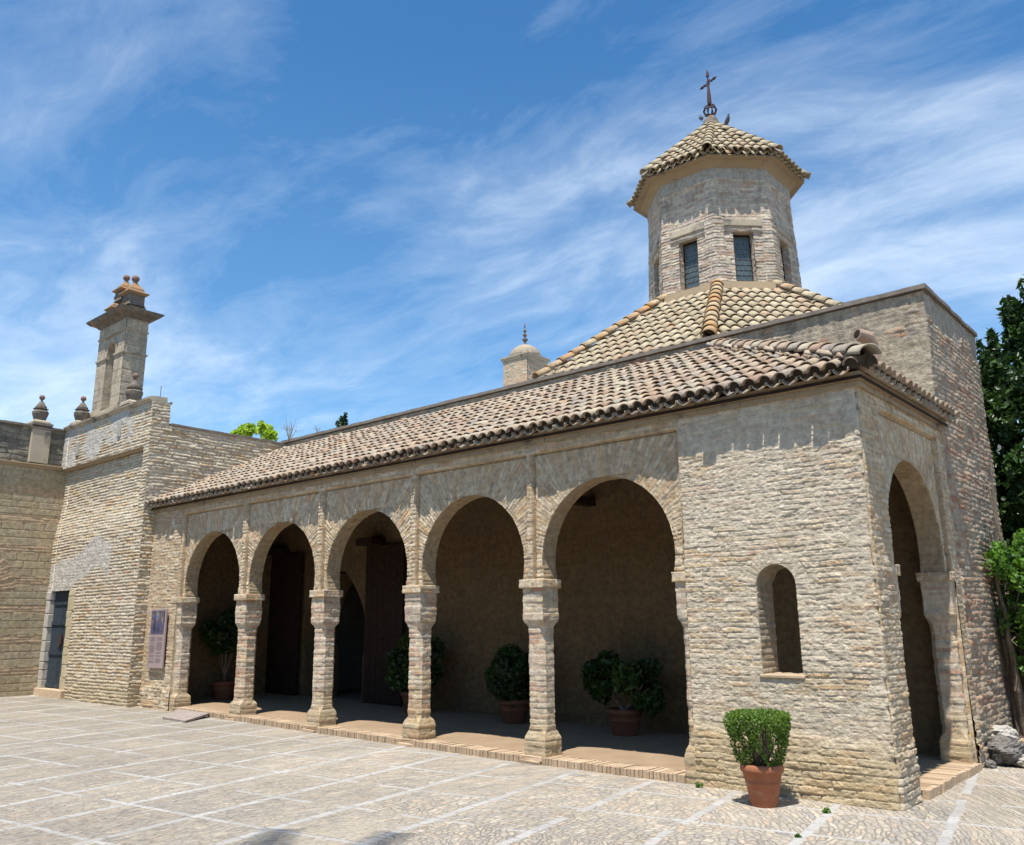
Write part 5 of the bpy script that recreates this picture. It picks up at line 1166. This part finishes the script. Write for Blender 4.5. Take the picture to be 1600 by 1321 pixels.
# ============================================================ SMALL THINGS
# information board
ip = thing('information_board', 'pale lilac information board with a blue and brown picture on the arcade end', 'information board', (-15.48, YF - .04, .82))
PX0, PX1, PZ0, PZ1 = -15.77, -15.20, .82, 1.87
mb = MB(); mb.box((PX0, YF - .075, PZ0), (PX1, YF - .045, PZ1)); mb.build('panel', plain('board print', (.33, .255, .25), (.37, .29, .28), 1.5, .5, 0), ip, bevel=.003)
mb = MB(); mb.box((PX0 + .05, YF - .045, PZ0 + .1), (PX0 + .09, YF + .03, PZ1 - .1)); mb.box((PX1 - .09, YF - .045, PZ0 + .1), (PX1 - .05, YF + .03, PZ1 - .1)); mb.build('bracket', M_IRON, ip)
def picmat():
    m, nt, b = new_mat('printed picture'); P = wpos(nt)
    n1 = noise(nt, mapping(nt, P, (1, 1, .6)), 7, 3, .5)
    c = ramp(nt, n1, [(.36, (.035, .035, .06)), (.44, (.06, .06, .11)), (.50, (.10, .10, .17)), (.55, (.15, .09, .07)), (.60, (.25, .24, .20)), (.66, (.09, .17, .36))], 'LINEAR'); nt.links.new(c, b.inputs[0]); b.inputs['Roughness'].default_value = .4; return m
mb = MB(); mb.box((PX0 + .04, YF - .0775, 1.42), (PX1 - .04, YF - .0755, PZ1 - .03)); mb.build('picture', picmat(), ip)
mb = MB(); M_INK = plain('ink', (.22, .17, .17), (.25, .19, .19), 20, .6, 0)
for c0_, c1_ in ((PX0 + .05, PX0 + .26), (PX0 + .30, PX1 - .05)):
    z = 1.36
    while z > .90:
        mb.box((c0_, YF - .0768, z), (c1_ - random.uniform(0, .05), YF - .0753, z + .007)); z -= .017
        if random.random() < .14: z -= .022
mb.build('text_lines', M_INK, ip)
# thin ramp plate before the first arch
rp = MB(); q = [(-13.98, 7.30), (-13.20, 7.28), (-13.56, 7.90), (-14.60, 7.90)]
zt_ = [.115, .105, .150, .155]; rp.add([(x, y, zt_[i] - .035) for i, (x, y) in enumerate(q)] + [(x, y, zt_[i]) for i, (x, y) in enumerate(q)], [(3, 2, 1, 0), (4, 5, 6, 7), (0, 1, 5, 4), (1, 2, 6, 5), (2, 3, 7, 6), (3, 0, 4, 7)])
tag(rp.build('ramp_plate', plain('worn grey board', (.24, .20, .18), (.32, .275, .245), 10), bevel=.004), 'thin grey ramp plate lying before the leftmost arch', 'ramp plate')
# rocks at the hall corner
def rock(x, y, z, r, label, seed, mat=M_ROCK, sq=(1, 1, .75)):
    v = []; f = []; nu, nv = 44, 30
    for j in range(nv + 1):
        for i in range(nu):
            a = 2 * PI * i / nu; b_ = PI * j / nv; d = np.array([math.sin(b_) * math.cos(a), math.sin(b_) * math.sin(a), -math.cos(b_)])
            k = 1 + .55 * (float(fbm(d[0] * 1.6 + seed, d[1] * 1.6 + d[2] * 2.1, seed)) - .5) + .38 * (float(fbm(d[0] * 5 + seed, d[1] * 5 + d[2] * 7, seed + 3)) - .5)
            v.append((x + d[0] * r * k * sq[0], y + d[1] * r * k * sq[1], z + d[2] * r * k * sq[2]))
    for j in range(nv):
        for i in range(nu): f.append((j * nu + i, j * nu + (i + 1) % nu, (j + 1) * nu + (i + 1) % nu, (j + 1) * nu + i))
    return tag(mesh_obj('rock', v, f, mat, None, {'tone': np.full(len(v), .5)}, False), label, 'rock', 'rocks at the foot of the hall')
rock(-2.42, 10.98, .13, .20, 'dark pitted boulder at the corner of the hall', 3)
rock(-2.15, 10.92, .05, .13, 'pale low stone right of the dark boulder', 8, M_PLAIN, (1.2, 1, .6))
rock(-2.50, 11.35, .26, .17, 'pale stone above and behind the dark boulder', 14, M_PLAIN, (1, 1.2, .6))
rock(-1.90, 11.0, .05, .12, 'flat grey stone at the right end of the stone group', 19, M_PLAIN, (1.3, 1, .6))
rock(-2.50, 10.68, .03, .06, 'small stone against the foot of the side pillar', 23)
# planting bed edged with brick
bd = thing('planting_bed', 'low brick edged planting bed around the vine stem', 'planting bed', (-1.6, 11.6, 0))
mb = MB(); step_bricks(mb, (-2.40, 11.28, 0), (1.0, 11.28, 0), (0, -1, 0), .22, lambda x: .12, .11); mb.build('edging', M_STEPB, bd, bevel=.005)
mb = MB()
for i in range(16): mb.box((-2.45 + i * .24 + random.uniform(-.01, .01), 11.12 + random.uniform(-.02, .02), 0), (-2.23 + i * .24, 11.4, .115), .012)
mb.build('footing', M_PLAIN, bd, bevel=.02)
u, v_ = np.meshgrid(np.linspace(-2.57, 3, 60), np.linspace(11.45, 15.4, 40)); grid_obj('soil', np.stack([u, v_, .17 + .06 * (fbm(u * 3, v_ * 3, 5) - .5)], -1), {'tone': .5}, M_SOIL, bd)
# rubble wall closing the garden
gw = thing('garden_wall', 'shaded rubble garden wall behind the laurel at the right edge', 'wall', (1, 15.5, 0))
gb = GB(); u, z = np.meshgrid(np.arange(XR, 6, .03), np.arange(0, 3.2, .02)); d, t, m, pl = hall_relief(1500)(u, z); gb.add(np.stack([u, 15.5 + d, z], -1), t, m, pl); gb.build('rubble_face', M_HSIDE, gw)
MB().box((XR, 15.56, 0), (6, 15.9, 3.18)).build('core', M_PLAIN, gw)
# pigeons on the lantern roof
def pigeon(x, y, z, s, rz, label):
    me = bpy.data.meshes.new('pigeon'); o = bpy.data.objects.new('pigeon', me); COL.objects.link(o); o.location = (x, y, z); o.rotation_euler = (0, 0, rz)
    J = [(-.13, 0, .03, .012), (-.07, 0, .07, .030), (0, 0, .10, .052), (.05, 0, .14, .050), (.075, 0, .19, .026), (.08, 0, .225, .026), (.11, 0, .222, .006)]
    v = [(a * s, b_ * s, c * s) for a, b_, c, r in J] + [(0, .02 * s, .05 * s), (.005 * s, .022 * s, 0), (0, -.02 * s, .05 * s), (.005 * s, -.022 * s, 0)]
    e = [(i, i + 1) for i in range(len(J) - 1)] + [(2, 7), (7, 8), (2, 9), (9, 10)]; me.from_pydata(v, e, []); me.update()
    md = o.modifiers.new('skin', 'SKIN'); rs_ = [r for *_, r in J] + [.008, .005, .008, .005]
    for sv, r in zip(me.skin_vertices[0].data if me.skin_vertices else [], rs_): sv.radius = (r * s, r * s)
    if not me.skin_vertices:
        bm_ = __import__('bmesh').new(); bm_.from_mesh(me); ly = bm_.verts.layers.skin.verify()
        for vv, r in zip(bm_.verts, rs_): vv[ly].radius = (r * s, r * s)
        bm_.verts.ensure_lookup_table(); bm_.verts[2][ly].use_root = True; bm_.to_mesh(me); bm_.free()
    o.modifiers.new('sub', 'SUBSURF').levels = 2; o.modifiers['sub'].render_levels = 2
    me.materials.append(M_BIRD); tag(o, label, 'bird', 'pigeons on the lantern roof')
M_BIRD = plain('grey feathers', (.07, .075, .09), (.13, .135, .15), 30, .7, .002)
pigeon(-6.76, 14.62, 11.36, .95, -.6, 'grey pigeon perched on the lantern roof right of the cross')
pigeon(-7.34, 14.66, 11.72, .85, 2.4, 'small dark bird at the foot of the roof cross')

# clipped evergreen hedge added unseen behind the photographer to cut sky and bounce light
hg = thing('light_screen', 'tall dark evergreen hedge added unseen behind the camera to block sky and bounced light', 'light_screen', (-8, -9, 0))
n = 26000; P = np.stack([RNG.uniform(-34, 14, n), RNG.normal(-9, .45, n), 5.2 * RNG.uniform(0, 1, n) ** .8 + RNG.normal(0, .15, n)], -1); leaf_mesh('foliage', P, .34, M_LAUREL, hg, None, .3, 1.5)
MB().box((-34, -9.6, 0), (14, -9.2, 4.9), .05).build('screen_core', M_BARK, hg)

# tall palm behind the photographer; only the shadows of two frond tips reach the picture
pm = thing('palm_tree', 'tall palm behind the camera casting frond shadows on the paving', 'tree', (-2.7, -1.7, 0))
mb = MB(); mb.tube([(-2.7, -1.7, 0), (-2.68, -1.66, 3), (-2.72, -1.7, 6), (-2.7, -1.7, 9)], [.24, .19, .17, .19], 14); mb.build('trunk', M_BARK, pm)
def frond(tx, ty, tz):
    a = Vector((-2.7, -1.7, 9.1)); b_ = Vector((tx, ty, tz)); m_ = (a + b_) / 2 + Vector((0, 0, .9)); mb = MB(); pts = [a * (1 - t) ** 2 + m_ * 2 * t * (1 - t) + b_ * t * t for t in np.linspace(0, 1, 15)]
    mb.tube(pts, [.03 * (1 - i / 16) for i in range(15)], 5)
    for i in range(2, 15):
        for sg in (-1, 1):
            for q in range(3):
                p = pts[i - 1].lerp(pts[i], q / 3); d = (pts[i] - pts[i - 1]).normalized(); sd = d.cross(Vector((0, 0, 1))).normalized() * sg; e = p + (sd * .8 + d * .75) * (.62 - .028 * i) + Vector((0, 0, -.14)); wv = d * .045
                mb.add([tuple(p - wv), tuple(p + wv), tuple(e + wv * .4), tuple(e - wv * .4)], [(0, 1, 2, 3)])
    mb.build('frond', M_LAUREL, pm)
for t_ in ((-5.25, 1.75, 8.0), (-4.45, 2.25, 8.0), (-.3, .3, 8.3), (.1, -2.2, 8.1), (-1.0, -4.0, 8.2), (-3.4, -4.3, 8.0), (-5.2, -3.2, 8.3), (-5.5, -1.2, 8.1), (-2.2, -1.2, 10.8)): frond(*t_)
